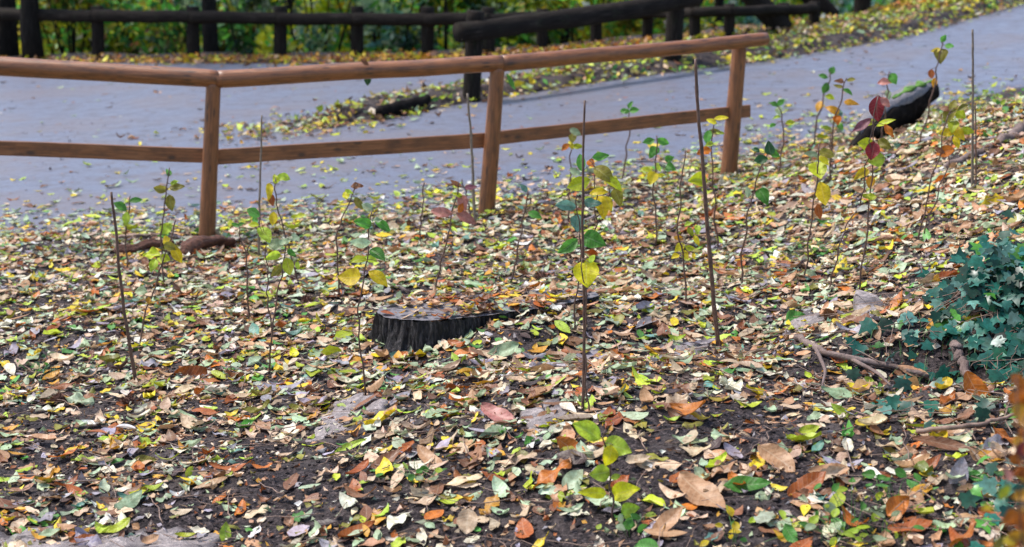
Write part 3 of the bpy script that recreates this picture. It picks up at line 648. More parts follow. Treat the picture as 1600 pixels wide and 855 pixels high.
hero((690, 735), (650, 700), .0 + .35, 'tan', 5, 'tan leaf lying on the bare soil in the middle foreground', .3)
hero((470, 586), (507, 566), .45, 'mint', 0, 'pale mint leaf right of the twin stemmed sapling foot', .6)
hero((600, 560), (640, 550), .3, 'teal', 0, 'slim grey green leaf just in front of the stump', .5)
hero((672, 622), (705, 604), .45, 'mint', 0, 'very pale folded leaf between two stone patches in the middle', .6)
hero((710, 633), (744, 624), .35, 'yg', 0, 'slender yellow green leaf right of the very pale folded leaf', .6)
hero((1385, 805), (1420, 775), .7, 'orange', 0, 'orange leaf standing among small green plants at the lower right', .8, .05)
hero((1350, 590), (1368, 606), .6, 'lime', 0, 'cream and lime leaf below the fallen branch', .7)
hero((1300, 630), (1340, 668), .28, 'lime', 0, 'long lime leaf leaning on the dark bank face', .8, .05)
hero((1450, 460), (1466, 428), .7, 'gold', 3, 'golden orange leaf caught at the left side of the ivy', .9, .04)
hero((1290, 485), (1310, 515), .6, 'brown', 5, 'brown curled leaf standing left of the ivy', .8, .04, .4)
hero((296, 826), (328, 832), .5, 'cream', 4, 'small cream leaf lying on the smooth flat stone at the bottom edge', .4, .06)
hero((205, 812), (165, 836), .35, 'yg', 0, 'thin yellow green leaf lying on the left stone of the bottom row', .4, .06)
hero((60, 838), (95, 828), .45, 'sage', 0, 'sage leaf lying on the broad stone at the bottom left', .4, .06)
hero((108, 848), (150, 838), .4, 'rust', 5, 'rust leaf on the broad stone at the bottom left', .4, .06)
hero((222, 850), (250, 838), .6, 'tan', 0, 'tan leaf over the crack between two bottom stones', .4, .06)
# leaves on / at the fence rail
ry_ = bases[1][1]-.055
def air_leaf(x, y, ln, ang, ck, label, depth, ratio=.5, kind=0, name='caught_leaf'):
    c = on_y(x, y, depth); s = pxscale(c)*ln; a = math.radians(ang); toc = norm(CAMP-c); N = norm(toc+np.array([.2, 0, .3])); D = RGT*math.cos(a)+UPV*math.sin(a); D = norm(D-N*np.dot(D, N)); X = np.cross(D, N)
    o = leaves(name, c[None], X[None], D[None], N[None], np.array([s]), np.array([s*ratio]), np.array([PC[ck]]), np.array([kind]), M['live'], 14, 6, np.array([.2]), np.array([.3]), wave=np.array([.05]), loc=c); tag(o, label, 'leaf')
air_leaf(574, 127, 16, -95, 'dgreen', 'small dark green leaf dangling below the fence rail', ry_, .7)
air_leaf(570, 98, 16, -40, 'brown', 'withered brown leaf stuck on top of the fence rail', (bases[0][1]+bases[1][1])/2-.07, .5)
air_leaf(798, 128, 30, 115, 'green', 'narrow green blade sticking up just right of the middle fence post', bases[1][1]+.3, .25)

# ------------------------------------------------------------------ saplings and stakes
CAM_Z = norm(-FWD)
def sapling(stems, lv, label, r=2.5, mat='stem', name='sapling', cat='sapling', depth=None, group='young saplings planted in the leafy ground', lw=.55):
    base = hit(*stems[0][0]) if depth is None else on_y(stems[0][0][0], stems[0][0][1], depth); yb = base[1]
    root = empty(name, base, label, cat, group); gs = []; allp = []
    for si, st in enumerate(stems):
        yo = (0 if si == 0 else random.uniform(-.03, .03))
        P = np.array([on_y(p[0], p[1], yb+yo*min(1, i)) for i, p in enumerate(st)])
        if si == 0 or st[0] == stems[0][0]: P = np.vstack([P[:1]-np.array([0, 0, .05]), P])
        P = smooth_path(P, max(22, 5*len(st))); s = pxscale(P[0]); n = len(P)
        P[:, 1] += .02*fbm(np.linspace(0, 3, n)+si*3+base[0], np.zeros(n), 2)
        P[:, 0] += .022*fbm(np.linspace(0, 7, n)+si*3+base[0]*5, np.zeros(n)+3, 3)
        rr = np.linspace(r*.62, r*.36, n)*s*(1 if si == 0 else .8); gs.append(tube_geo(P, rr, 8, wob=.12)); allp.append(P)
    if lv:
        AP = np.concatenate(allp); n = len(lv); Ps = []; Xs = []; Ds = []; Ns = []; Ls = []; Ws = []; Cs = []; Ks = []
        for L in lv:
            x, y, ln, ang, ck = L[:5]; ratio = L[5] if len(L) > 5 else lw*random.uniform(.9, 1.15); kind = L[6] if len(L) > 6 else random.choice([0, 0, 3, 5])
            c = on_y(x, y, yb+random.uniform(-.04, .04)); s = pxscale(c); a = math.radians(ang); toc = norm(CAMP-c)
            N = norm(toc*.9+np.array([0, 0, .35])+rng.normal(0, .2, 3)); ln = ln*1.15; D = RGT*math.cos(a)+UPV*math.sin(a); D = norm(D-N*np.dot(D, N)); X = np.cross(D, N)
            Ps.append(c); Xs.append(X); Ds.append(D); Ns.append(N); Ls.append(ln*s); Ws.append(ln*s*ratio); Cs.append(np.clip(np.array(PC[ck])*1.2*(1+rng.normal(0, .12)), .01, .85)); Ks.append(kind)
            bp = c-D*ln*s*.5; j = np.argmin(np.linalg.norm(AP-bp, axis=1)); q = AP[j]
            if np.linalg.norm(q-bp) > .004: gs.append(tube_geo(smooth_path([q, (q+bp)/2+np.array([0, 0, .004]), bp], 5), r*.18*s, 5))
        leaves('foliage', np.array(Ps), np.array(Xs), np.array(Ds), np.array(Ns), np.array(Ls), np.array(Ws), np.array(Cs), np.array(Ks), M['live'], 12, 6, rng.normal(-.12, .15, n), rng.uniform(.1, .45, n), parent=root, wave=np.abs(rng.normal(0, .06, n)))
    v, f, u = merge(gs); mesh_obj('stem', v, f, M[mat], root, u); return root
def stake(pts, r, label, mat='stake', extra=None):
    base = hit(*pts[0]); P = np.array([on_y(p[0], p[1], base[1]) for p in pts]); P = np.vstack([P[:1]-np.array([0, 0, .08]), P]); P = smooth_path(P, 40)
    P[:, 0] += .004*fbm(np.linspace(0, 14, 40), np.zeros(40)+base[0], 3); P[1:-1, 1] += .006*fbm(np.linspace(0, 9, 38), np.zeros(38)+base[0], 2)
    s = pxscale(base); rr = np.linspace(r, r*.62, 40)*s; rr[::7] *= 1.16
    root = tag(mesh_obj('garden_stake', *(lambda g: (g[0], g[1]))(tube_geo(P, rr, 9, wob=.15)), M[mat], loc=base), label, 'stake', 'thin wooden stakes stuck in the ground'); return root
stake([(212, 598), (196, 500), (187, 430), (180, 350), (174, 300)], 3.1, 'bare brown stake leaning left, the leftmost of the stakes')
stake([(404, 402), (406, 300), (409, 180)], 2.0, 'slender grey stake standing behind the twin stemmed sapling, crossing the lower fence board', 'stake_pale')
stake([(911, 640), (914, 500), (910, 380), (911, 260), (913, 157)], 2.7, 'tall thin brown stake rising through the leafy sapling in the middle')
stake([(1124, 545), (1112, 440), (1104, 340), (1096, 230), (1090, 165), (1087, 92)], 3.8, 'tallest dark brown stake, standing alone right of the centre')
stake([(1126, 548), (1121, 515), (1116, 478)], 1.4, 'short thin stick tight against the foot of the tallest stake')
stake([(742, 352), (739, 270), (735, 200), (730, 146)], 2.6, 'pale weathered stake just left of the middle fence post', 'stake_pale')
stake([(1519, 298), (1520, 180), (1520, 46)], 2.5, 'straight pale brown stake near the right edge rising over the road', 'stake_pale')
stake([(1525, 300), (1525, 230), (1524, 160)], 1.6, 'shorter thin stick right beside the straight stake near the right edge')
SP = [
 ([[(221, 541), (228, 490), (253, 413), (266, 375), (274, 343)]], [(237, 398, 26, 170, 'yg', .7), (240, 415, 22, -100, 'lime'), (258, 404, 16, -20, 'yg', .8), (262, 378, 20, 120, 'yellow'), (277, 398, 26, -60, 'yellow'), (220, 455, 18, 180, 'sage', .8), (268, 386, 22, -10, 'olive'), (232, 470, 12, -80, 'gold')], 'yellow green sapling in front of the rotten wood at the first fence post'),
 ([[(257, 445), (256, 408), (252, 355), (260, 300), (264, 262)]], [(251, 296, 20, 175, 'olive', .6), (276, 293, 22, 5, 'olive', .6), (266, 317, 24, -80, 'olive', .6), (263, 269, 14, 100, 'green'), (260, 357, 20, 40, 'lime', .8), (256, 367, 18, 200, 'green'), (273, 285, 12, 30, 'lime')], 'upright olive leaved sapling just left of the first fence post'),
 ([[(197, 425), (198, 370), (203, 306)]], [(197, 342, 20, -90, 'lime', .55), (188, 322, 22, 150, 'green'), (212, 313, 18, 10, 'green'), (200, 427, 14, 0, 'lime')], 'slender sapling with one hanging lime leaf directly behind the leftmost stake'),
 ([[(388, 505), (386, 440), (384, 395), (374, 368), (372, 352)], [(384, 395), (390, 378)]], [(400, 425, 13, 20, 'sage'), (368, 352, 12, 160, 'green'), (377, 350, 10, 30, 'green')], 'nearly bare thin sapling left of the twin stemmed one'),
 ([[(420, 585), (424, 520), (433, 455), (441, 425), (443, 385)], [(424, 520), (416, 460), (416, 410), (415, 375)]], [(414, 366, 30, -60, 'lime', .6), (396, 332, 22, 150, 'green'), (399, 345, 14, -70, 'green'), (425, 400, 24, -160, 'lime'), (451, 417, 26, -70, 'yg', .7), (432, 424, 20, -130, 'olive', .6), (456, 396, 16, -40, 'green'), (430, 382, 26, 170, 'sage'), (396, 352, 16, 170, 'yg'), (445, 378, 18, 20, 'sage')], 'twin stemmed sapling with lime and olive leaves left of the stump'),
 ([[(466, 445), (455, 400), (440, 350), (430, 310), (428, 280)]], [(421, 300, 26, -95, 'yellow', .4), (424, 312, 20, -80, 'rust', .5), (427, 342, 20, -95, 'yellow', .6), (431, 279, 16, 110, 'yg'), (443, 277, 22, 10, 'lime'), (465, 415, 12, -80, 'lime')], 'arching sapling with hanging yellow leaves behind the twin stemmed one'),
 ([[(530, 466), (526, 400), (525, 365), (540, 325), (555, 288)]], [(541, 305, 14, 110, 'yellow', .8), (560, 318, 20, -60, 'olive'), (558, 290, 18, 10, 'brown'), (545, 300, 12, -20, 'lime')], 'almost leafless sapling with a bent brown stem, left of the one carrying big yellow leaves'),
 ([[(572, 622), (562, 540), (558, 480), (568, 420), (576, 370), (580, 330)]], [(566, 349, 26, 165, 'green', .6), (598, 352, 26, -40, 'green', .5), (563, 380, 30, 175, 'sage', .5), (590, 398, 30, -50, 'green', .6), (546, 434, 34, 175, 'yellow', .75), (592, 434, 34, -40, 'yellow', .5), (574, 324, 20, 150, 'sage'), (560, 406, 24, 200, 'yg'), (578, 405, 20, 160, 'lime'), (590, 345, 16, 20, 'sage')], 'slim sapling with two big yellow leaves low down, at the left end of the stump'),
 ([[(655, 378), (658, 330), (662, 285)]], [(652, 372, 8, 150, 'green')], 'thin leafless twig standing near the road edge left of the red leaved sapling'),
 ([[(678, 462), (690, 400), (702, 350), (712, 310), (719, 284)]], [(689, 332, 32, 170, 'pink', .45), (723, 318, 24, -75, 'pink', .6), (729, 341, 32, -30, 'pink', .45), (712, 287, 18, 150, 'brown', .4), (736, 293, 18, 20, 'purple', .5), (720, 325, 16, 60, 'orange'), (714, 304, 16, 160, 'yg', .4)], 'leaning sapling with pink and orange leaves left of the middle fence post'),
 ([[(796, 442), (806, 400), (815, 360), (823, 320), (824, 298)]], [(819, 294, 14, 130, 'teal', .6), (836, 336, 22, -30, 'green', .5), (813, 324, 10, 160, 'teal')], 'thin dark sapling with a few blue green leaves right of the middle fence post'),
 ([[(894, 516), (902, 445), (910, 405), (904, 350), (903, 304)], [(908, 400), (920, 385), (934, 345), (930, 300), (928, 256)], [(930, 345), (948, 318), (955, 292)]],
  [(884, 321, 30, 175, 'teal', .5), (925, 318, 28, -15, 'teal', .5), (901, 349, 26, -100, 'teal', .8), (888, 386, 34, 215, 'green', .5), (929, 376, 34, -25, 'green', .75), (904, 288, 36, 195, 'yg', .55), (943, 272, 36, -45, 'olive', .6), (938, 245, 24, 10, 'green', .5), (958, 287, 30, -40, 'yg', .5), (936, 300, 26, 5, 'yellow', .45), (941, 322, 34, -80, 'yellow', .7), (966, 309, 26, -70, 'olive', .6), (908, 254, 26, 100, 'green', .5), (924, 256, 14, -60, 'orange', .8), (950, 318, 24, -60, 'yellow', .6), (898, 268, 18, 150, 'sage'), (920, 312, 16, 140, 'lime')], 'fullest sapling in the middle, many green and yellow leaves around the tall thin stake'),
 ([[(917, 645), (914, 560), (917, 500), (914, 440), (912, 405)]], [(916, 427, 42, -88, 'lemon', .85, 0), (925, 404, 14, 60, 'lime')], 'slender stem with one big yellow green heart shaped leaf, touching the tall thin stake'),
 ([[(888, 350), (891, 300), (893, 232)]], [(895, 214, 16, 80, 'olive', .7), (883, 230, 14, -140, 'orange', .6), (904, 229, 16, 0, 'yg', .5), (892, 226, 14, 120, 'yellow'), (899, 206, 18, -30, 'sage')], 'small yellow topped sapling seen against the road just left of the fullest one'),
 ([[(973, 285), (977, 250), (983, 215), (982, 176)]], [(974, 190, 20, 175, 'lime', .55), (976, 174, 14, 165, 'green', .6), (991, 173, 14, 5, 'green', .7), (985, 164, 12, 60, 'green')], 'small green topped sapling before the lower board, between middle and last post'),
 ([[(1028, 382), (1023, 320), (1022, 280), (1026, 240), (1026, 212)]], [(1021, 238, 20, -120, 'green', .7), (1013, 222, 18, 200, 'green'), (1036, 221, 18, -20, 'green'), (1010, 266, 20, 175, 'yg', .65), (1019, 279, 20, -110, 'yellow', .8), (1034, 274, 10, 0, 'yellow'), (1046, 248, 14, 20, 'green', .7), (1048, 262, 16, -30, 'green', .8), (1029, 262, 14, -60, 'lime')], 'green and yellow sapling standing at the road edge left of the tallest stake'),
 ([[(1075, 476), (1068, 410), (1060, 350), (1064, 280), (1071, 235)]], [(1076, 350, 14, 30, 'lime'), (1062, 386, 18, -140, 'yellow'), (1079, 362, 14, -60, 'yg'), (1090, 358, 16, -90, 'lime'), (1071, 398, 16, -60, 'yellow'), (1055, 400, 14, 215, 'yellow'), (1088, 376, 16, -70, 'yellow'), (1060, 372, 14, 170, 'gold'), (1078, 388, 14, -10, 'yg'), (1084, 400, 10, -90, 'yellow')], 'thin sapling with many tiny yellow leaves left of the tallest stake'),
 ([[(1122, 390), (1117, 320), (1112, 260), (1114, 195)]], [(1106, 214, 20, -100, 'green', .6), (1100, 237, 22, 200, 'orange', .6), (1117, 206, 18, 170, 'olive', .5), (1127, 185, 20, 0, 'yellow', .4), (1108, 226, 14, -150, 'lime'), (1090, 281, 26, 180, 'yg', .8), (1112, 190, 16, 150, 'yellow', .5), (1125, 208, 12, -10, 'lime')], 'sapling with an orange leaf directly right of the tallest stake, near the last fence post'),
 ([[(1158, 447), (1162, 390), (1168, 330), (1185, 275), (1198, 240)]], [(1188, 250, 20, 190, 'dgreen', .7), (1202, 231, 20, 100, 'dgreen', .7), (1194, 307, 26, -60, 'green', .7), (1168, 300, 16, 100, 'sage'), (1211, 241, 16, -30, 'green', .6), (1180, 234, 12, 160, 'dgreen')], 'dark green leaved sapling leaning right, just right of the last fence post'),
 ([[(1216, 275), (1224, 225), (1226, 195), (1215, 168)]], [(1209, 163, 14, 160, 'green'), (1220, 160, 14, 40, 'green'), (1218, 173, 14, -70, 'sage', .8), (1213, 184, 12, 190, 'lime'), (1235, 192, 14, 10, 'yg'), (1207, 196, 10, 200, 'green')], 'small curved sapling at the road edge with pale green tip leaves'),
 ([[(1258, 438), (1265, 360), (1275, 300), (1280, 240), (1282, 225)]], [(1278, 267, 34, -85, 'yg', .75, 0), (1286, 303, 36, -80, 'yellow', .6, 0), (1283, 228, 22, 10, 'brown', .4), (1279, 331, 22, -80, 'rust', .5), (1267, 240, 20, 175, 'sage', .4), (1292, 240, 22, -20, 'olive', .7), (1272, 336, 16, 220, 'tan', .5), (1288, 250, 18, -50, 'yellow', .6)], 'sapling with two big round yellow green leaves left of the red leaved one'),
 ([[(1271, 228), (1277, 190), (1286, 150), (1299, 112)]], [(1300, 110, 12, 60, 'green', .8), (1286, 119, 14, 160, 'green', .5), (1290, 138, 16, -110, 'green', .7), (1280, 166, 18, -100, 'gold', .6), (1297, 152, 14, -20, 'yg'), (1291, 200, 16, 175, 'lime', .4)], 'slight sapling with one hanging golden leaf seen against the road'),
 ([[(1297, 285), (1300, 220), (1308, 170), (1321, 122)], [(1297, 285), (1299, 210)]], [(1311, 127, 14, 180, 'brown', .5), (1330, 125, 12, 10, 'olive', .6), (1309, 135, 14, 160, 'olive', .4), (1325, 143, 16, -35, 'green', .4), (1328, 160, 24, -10, 'gold', .35), (1300, 171, 22, 150, 'gold', .5), (1307, 188, 14, -80, 'orange', .9), (1313, 198, 14, -60, 'green'), (1312, 178, 14, -90, 'teal')], 'taller sapling with slender golden leaves just left of the black hollow log'),
 ([[(1338, 470), (1350, 400), (1360, 320), (1364, 240), (1370, 150)], [(1345, 320), (1355, 260), (1362, 190)]], [(1370, 170, 36, -92, 'red', .6, 0), (1347, 197, 32, 215, 'purple', .4), (1354, 193, 26, 195, 'yg', .4), (1384, 192, 28, -5, 'yg', .4), (1388, 205, 22, -60, 'orange', .5), (1353, 226, 24, 170, 'yg', .8), (1364, 236, 26, -100, 'red', .8), (1369, 249, 26, 190, 'lime', .85), (1345, 272, 26, 215, 'yellow', .5), (1360, 285, 18, -100, 'gold', .7), (1359, 308, 20, -10, 'yg', .6), (1342, 296, 22, 160, 'tan', .4), (1382, 226, 24, -35, 'olive', .6), (1383, 160, 18, -50, 'pink', .6)], 'showy sapling with dark red and yellow leaves standing before the black hollow log'),
 ([[(1293, 456), (1306, 410), (1322, 350), (1344, 326)]], [(1349, 325, 20, 15, 'cream', .4, 2)], 'bare bent stem ending in one cream leaf left of the red leaved sapling'),
 ([[(1379, 228), (1381, 180), (1384, 150), (1390, 112)]], [(1381, 128, 18, 180, 'pink', .6), (1396, 123, 18, -60, 'green', .75), (1378, 115, 12, 150, 'grey', .6), (1389, 127, 12, -30, 'yellow'), (1388, 148, 16, -80, 'sage')], 'small sapling with a pink and a green leaf rising behind the red leaved one'),
 ([[(1434, 386), (1445, 330), (1462, 260), (1473, 205), (1478, 180)], [(1444, 365), (1465, 300), (1486, 240), (1494, 190)]], [(1484, 180, 24, -120, 'olive', .8), (1489, 165, 22, 70, 'olive', .5), (1500, 178, 18, -40, 'yg', .8), (1480, 207, 24, 190, 'yellow', .5), (1498, 208, 28, -60, 'yellow', .5), (1476, 237, 28, 185, 'orange', .6), (1510, 204, 20, -10, 'yg', .6), (1505, 168, 16, 30, 'olive'), (1477, 170, 16, 160, 'brown', .6), (1490, 197, 22, -100, 'yg', .7), (1468, 235, 16, 150, 'brown'), (1494, 222, 18, -70, 'yellow')], 'bushy yellow and olive sapling left of the straight stake near the right edge'),
 ([[(1438, 225), (1450, 170), (1460, 125), (1468, 90), (1474, 62)]], [(1474, 60, 12, 60, 'green', .7), (1483, 72, 14, -20, 'green', .6), (1471, 88, 22, -90, 'olive', .9), (1462, 79, 14, 175, 'yellow', .6), (1455, 116, 14, -90, 'rust', .7), (1460, 129, 14, -100, 'gold', .6)], 'sapling by the raised end of the black log, olive leaf cluster on top'),
 ([[(735, 352), (728, 300), (722, 280)]], [(724, 345, 8, 40, 'brown')], 'short bare twig at the foot of the pale weathered stake'),
]
for st, lv, lab in SP: sapling(st, lv, lab)
fg = hit(958, 815)
sapling([[(958, 815), (957, 775), (954, 730), (948, 690), (945, 672)]], [(917, 673, 44, 150, 'lime', .6), (966, 699, 40, -20, 'lime', .75), (953, 712, 30, -110, 'lemon', .8), (938, 740, 30, 190, 'lime', .8), (925, 770, 40, 178, 'lemon', .4), (977, 768, 40, 15, 'lemon', .7), (962, 745, 14, 20, 'lime'), (985, 795, 26, 10, 'lime')], 'small bright green and yellow sapling in the middle foreground', 3.2, depth=fg[1], lw=.7)
# blurred orange shrub close to the lens at the lower right
def near_shrub():
    base = np.array([1.02, 3.72, float(surf(1.02, 3.72))]); root = empty('orange_shrub', base, 'orange and gold leaved shrub out of focus in the lower right corner', 'shrub'); gs = []; Ps = []
    for k in range(5):
        tip = on_y([1588, 1600, 1612, 1570, 1630][k], [590, 640, 560, 700, 610][k], 3.7+.08*k-.15)
        P = smooth_path([base+np.array([.01*k, 0, 0]), base*.5+tip*.5+np.array([.05, 0, .0]), tip], 14); gs.append(tube_geo(P, np.linspace(.004, .0015, 14), 7)); 
    spots = [(1585, 620), (1598, 600), (1592, 645), (1600, 680), (1590, 690), (1575, 740), (1598, 735), (1590, 775), (1600, 800), (1578, 810), (1592, 835), (1545, 795), (1568, 770), (1604, 560+60), (1600, 850), (1560, 850), (1612, 700), (1615, 760), (1620, 820), (1583, 850), (1596, 625), (1604, 660), (1588, 720), (1602, 775), (1596, 815), (1572, 845), (1600, 700), (1590, 600), (1606, 745), (1600, 835)]
    cs = ['orange', 'orange', 'gold', 'orange', 'gold', 'pink', 'rust', 'gold', 'gold', 'orange', 'gold', 'yellow', 'yg', 'orange', 'gold', 'olive', 'orange', 'gold', 'gold', 'orange', 'orange', 'gold', 'orange', 'gold', 'orange', 'yellow', 'red', 'orange', 'gold', 'orange']; n = len(spots)
    AP = np.concatenate([g[0] for g in gs])
    P = np.array([on_y(x, y, 3.7+random.uniform(-.15, .2)) for x, y in spots]); Nn = norm(norm(CAMP-P)+rng.normal(0, .4, (n, 3))); D = norm(rng.normal(0, 1, (n, 3))); D = norm(D-(D*Nn).sum(1)[:, None]*Nn)
    for p, d in zip(P, D):
        bp = p-d*.018; q = AP[np.argmin(np.linalg.norm(AP-bp, axis=1))]; gs.append(tube_geo([q, (q+bp)/2, bp], .0008, 5))
    leaves('foliage', P, np.cross(D, Nn), D, Nn, rng.uniform(.032, .048, n), rng.uniform(.018, .03, n), np.array([PC[c] for c in cs]), rng.integers(0, 4, n), M['live'], 10, 4, rng.normal(0, .2, n), rng.uniform(0, .4, n), parent=root)
    v, f, u = merge(gs); mesh_obj('stem', v, f, M['stem'], root, u)
near_shrub()
# low green herbs
def herb(px, py, n, rad, label, cols=('green', 'lime', 'sage'), hgt=.10, size=(.025, .05)):
    b = hit(px, py); root = empty('herb', b, label, 'herb', 'small green weeds on the ground'); P = b+np.stack([rng.normal(0, rad, n), rng.normal(0, rad, n), rng.uniform(.02, hgt, n)], 1)
    N = norm(np.array([0, -.5, 1.])+rng.normal(0, .45, (n, 3))); az = rng.random(n)*6.28; D = np.stack([np.cos(az), np.sin(az), .1+0*az], 1); D = norm(D-(D*N).sum(1)[:, None]*N); Ln = rng.uniform(*size, n)
    c = np.array([PC[random.choice(cols)] for _ in range(n)])
    leaves('foliage', P, np.cross(D, N), D, N, Ln, Ln*rng.uniform(.45, .75, n), c, rng.integers(0, 4, n), M['live'], 8, 4, rng.normal(0, .2, n), rng.uniform(0, .3, n), parent=root)
    gs = [tube_geo(smooth_path([b+(p-b)*np.array([.3, .3, 0])-np.array([0, 0, .02]), b+(p-b)*np.array([.7, .7, .6]), p-d*l*.5], 5), .0011, 5) for p, d, l in zip(P, D, Ln)]
    v, f, u = merge(gs); mesh_obj('stem', v, f, M['grass'], root, u)
herb(1330, 835, 18, .09, 'clump of small fresh green leaves at the bottom edge on the right', hgt=.16)
herb(1385, 845, 12, .08, 'smaller green leafy weed right beside the clump at the bottom edge', hgt=.10)
herb(1400, 790, 16, .06, 'little weed around the standing orange leaf', ('green', 'yg'), .1)
herb(985, 830, 14, .05, 'tiny green weed at the foot of the foreground sapling', hgt=.05)
herb(655, 755, 14, .06, 'thin green weed on the bare soil in the bottom centre', hgt=.06)
herb(60, 585, 18, .05, 'feathery dark green weed near the left edge', ('green', 'dgreen'), .06, (.015, .03))
herb(1270, 395, 26, .09, 'low weed patch in front of the road left of the red leaved sapling', ('green', 'sage'), .05, (.015, .035))
herb(1150, 850, 9, .07, 'yellow green weed at the bottom edge right of centre', ('green', 'yg', 'yellow'), .08)
herb(1570, 165, 30, .16, 'low green weeds at the road edge on top of the bank', ('green', 'lime'), .12)
# grass tufts
gsV = []; GF = []
def tuft(px, py, n, hh, sp):
    b = hit(px, py)
    for _ in range(n):
        p = b+np.array([random.gauss(0, sp), random.gauss(0, sp), 0]); p[2] = float(surf(p[0], p[1])); a = random.random()*6.28; H = hh*random.uniform(.5, 1); lean = random.uniform(.1, .8)*H; w = np.array([math.cos(a+1.57), math.sin(a+1.57), 0])*.0016; d = np.array([math.cos(a), math.sin(a), 0]); k = len(gsV)
        for t in (0, .5, 1): q = p+d*lean*t*t+np.array([0, 0, H*t*(1-.2*t)]); gsV.extend([q-w*(1-t*.9), q+w*(1-t*.9)])
        GF.extend([[k, k+1, k+3, k+2], [k+2, k+3, k+5, k+4]])
for a in [(1240, 400, 90, .05, .1), (1290, 385, 70, .05, .1), (1190, 410, 60, .05, .12), (1320, 300, 60, .07, .15), (1500, 200, 60, .08, .2), (640, 740, 30, .06, .05), (1450, 380, 60, .08, .12), (1420, 560, 60, .12, .15), (1500, 610, 60, .14, .15), (1130, 330, 60, .05, .15), (900, 360, 50, .04, .2), (1330, 820, 40, .1, .1), (80, 590, 40, .06, .05)]: tuft(*a)
tag(mesh_obj('grass', gsV, GF, M['grass']), kind='stuff')

# ------------------------------------------------------------------ ivy on the bank
def ivy():
    P = []; sz = []
    regs = [(1555, 460, 45, 45, 130), (1590, 440, 35, 30, 70), (1480, 525, 60, 35, 45), (1370, 555, 60, 30, 7), (1400, 630, 110, 40, 10), (1500, 590, 90, 35, 16), (1590, 600, 50, 50, 26), (1590, 530, 40, 40, 50), (1465, 470, 25, 25, 14), (1560, 790, 60, 50, 24), (1640, 480, 60, 70, 90)]
    for cx, cy, sx, sy, n in regs:
        for _ in range(n):
            px, py = random.gauss(cx, sx*.6), random.gauss(cy, sy*.6)
            p = hit(px, py) if len(P) % 1 == 0 else None; lift_ = random.uniform(.02, .14 if n > 60 else .06); P.append(p+np.array([0, 0, lift_])); sz.append(random.uniform(.045, .088))
    P = np.array(P); n = len(P); sz = np.array(sz)
    N = norm(np.array([-.1, -.55, .8])+rng.normal(0, .33, (n, 3))); D = norm(np.array([0, -.4, -.4])+rng.normal(0, .8, (n, 3))); D = norm(D-(D*N).sum(1)[:, None]*N); X = np.cross(D, N)
    # five-lobed ivy outline as a fan with raised midrib
    ol = np.array([(0, -.42), (.22, -.50), (.48, -.34), (.34, -.10), (.52, .12), (.22, .16), (0, .62), (-.22, .16), (-.52, .12), (-.34, -.10), (-.48, -.34), (-.22, -.50)])
    m = len(ol)+1; V = np.zeros((n, m, 3)); zf = .10*np.abs(ol[:, 0])
    V[:, 0] = P-N*sz[:, None]*.03
    bend = rng.normal(-.25, .25, n)
    for k, (a, b) in enumerate(ol): V[:, k+1] = P+X*(a*sz)[:, None]+D*(b*sz)[:, None]+N*((zf[k]+bend*(a*a+b*b))*sz)[:, None]
    Fc = np.array([[0, k+1, (k+1) % len(ol)+1] for k in range(len(ol))]); Fc = (Fc[None]+(np.arange(n)*m)[:, None, None]).reshape(-1, 3)
    c, _ = pick(['ivy', 'ivyd', 'teal', 'green'], [7, 4, 2.5, .8], n, .3); c *= .85
    UV = np.tile(np.vstack([[0, .5], np.c_[ol[:, 0]*2, ol[:, 1]+.5]]), (n, 1))
    root = empty('ivy_patch', hit(1530, 480), 'dark blue green ivy spreading over the bank at the right edge', 'ivy')
    mesh_obj('foliage', V.reshape(-1, 3), Fc, M['ivy'], root, UV, np.repeat(c, m, 0))
    gs = []
    for k in range(150):
        i = random.randrange(n); p = P[i]; a = random.random()*6.28; L = random.uniform(.1, .35); t = np.linspace(0, 1, 7); x_ = p[0]+math.cos(a)*L*t+rng.normal(0, .008, 7); y_ = p[1]+math.sin(a)*L*t*.6+rng.normal(0, .008, 7)
        z_ = surf(x_, y_)+.02+.06*np.sin(t*3.1)*random.random(); gs.append(tube_geo(np.stack([x_, y_, z_], 1), .0016, 5))
    v, f, u = merge(gs); mesh_obj('vine', v, f, M['twig'], root, u)
ivy()

# ------------------------------------------------------------------ woods beyond the rear fence
def diamond(name, P, size, col, parent, mat):
    n = len(P); N = norm(rng.normal(0, 1, (n, 3))+np.array([0, -.3, .5])); a = norm(np.cross(N, rng.normal(0, 1, (n, 3)))); b = np.cross(N, a)
    V = np.stack([P-a*size[:, None], P-b*size[:, None]*.5+N*size[:, None]*.15, P+a*size[:, None], P+b*size[:, None]*.5+N*size[:, None]*.15], 1).reshape(-1, 3)
    return mesh_obj(name, V, np.arange(n*4).reshape(-1, 4), mat, parent, np.zeros((n*4, 2)), np.repeat(col, 4, 0), False)
ORD = ['first', 'second', 'third', 'fourth', 'fifth', 'sixth', 'seventh', 'eighth', 'ninth', 'tenth', 'eleventh', 'twelfth', 'thirteenth', 'fourteenth', 'fifteenth', 'sixteenth', 'seventeenth', 'eighteenth', 'nineteenth', 'twentieth', 'twenty-first', 'twenty-second']
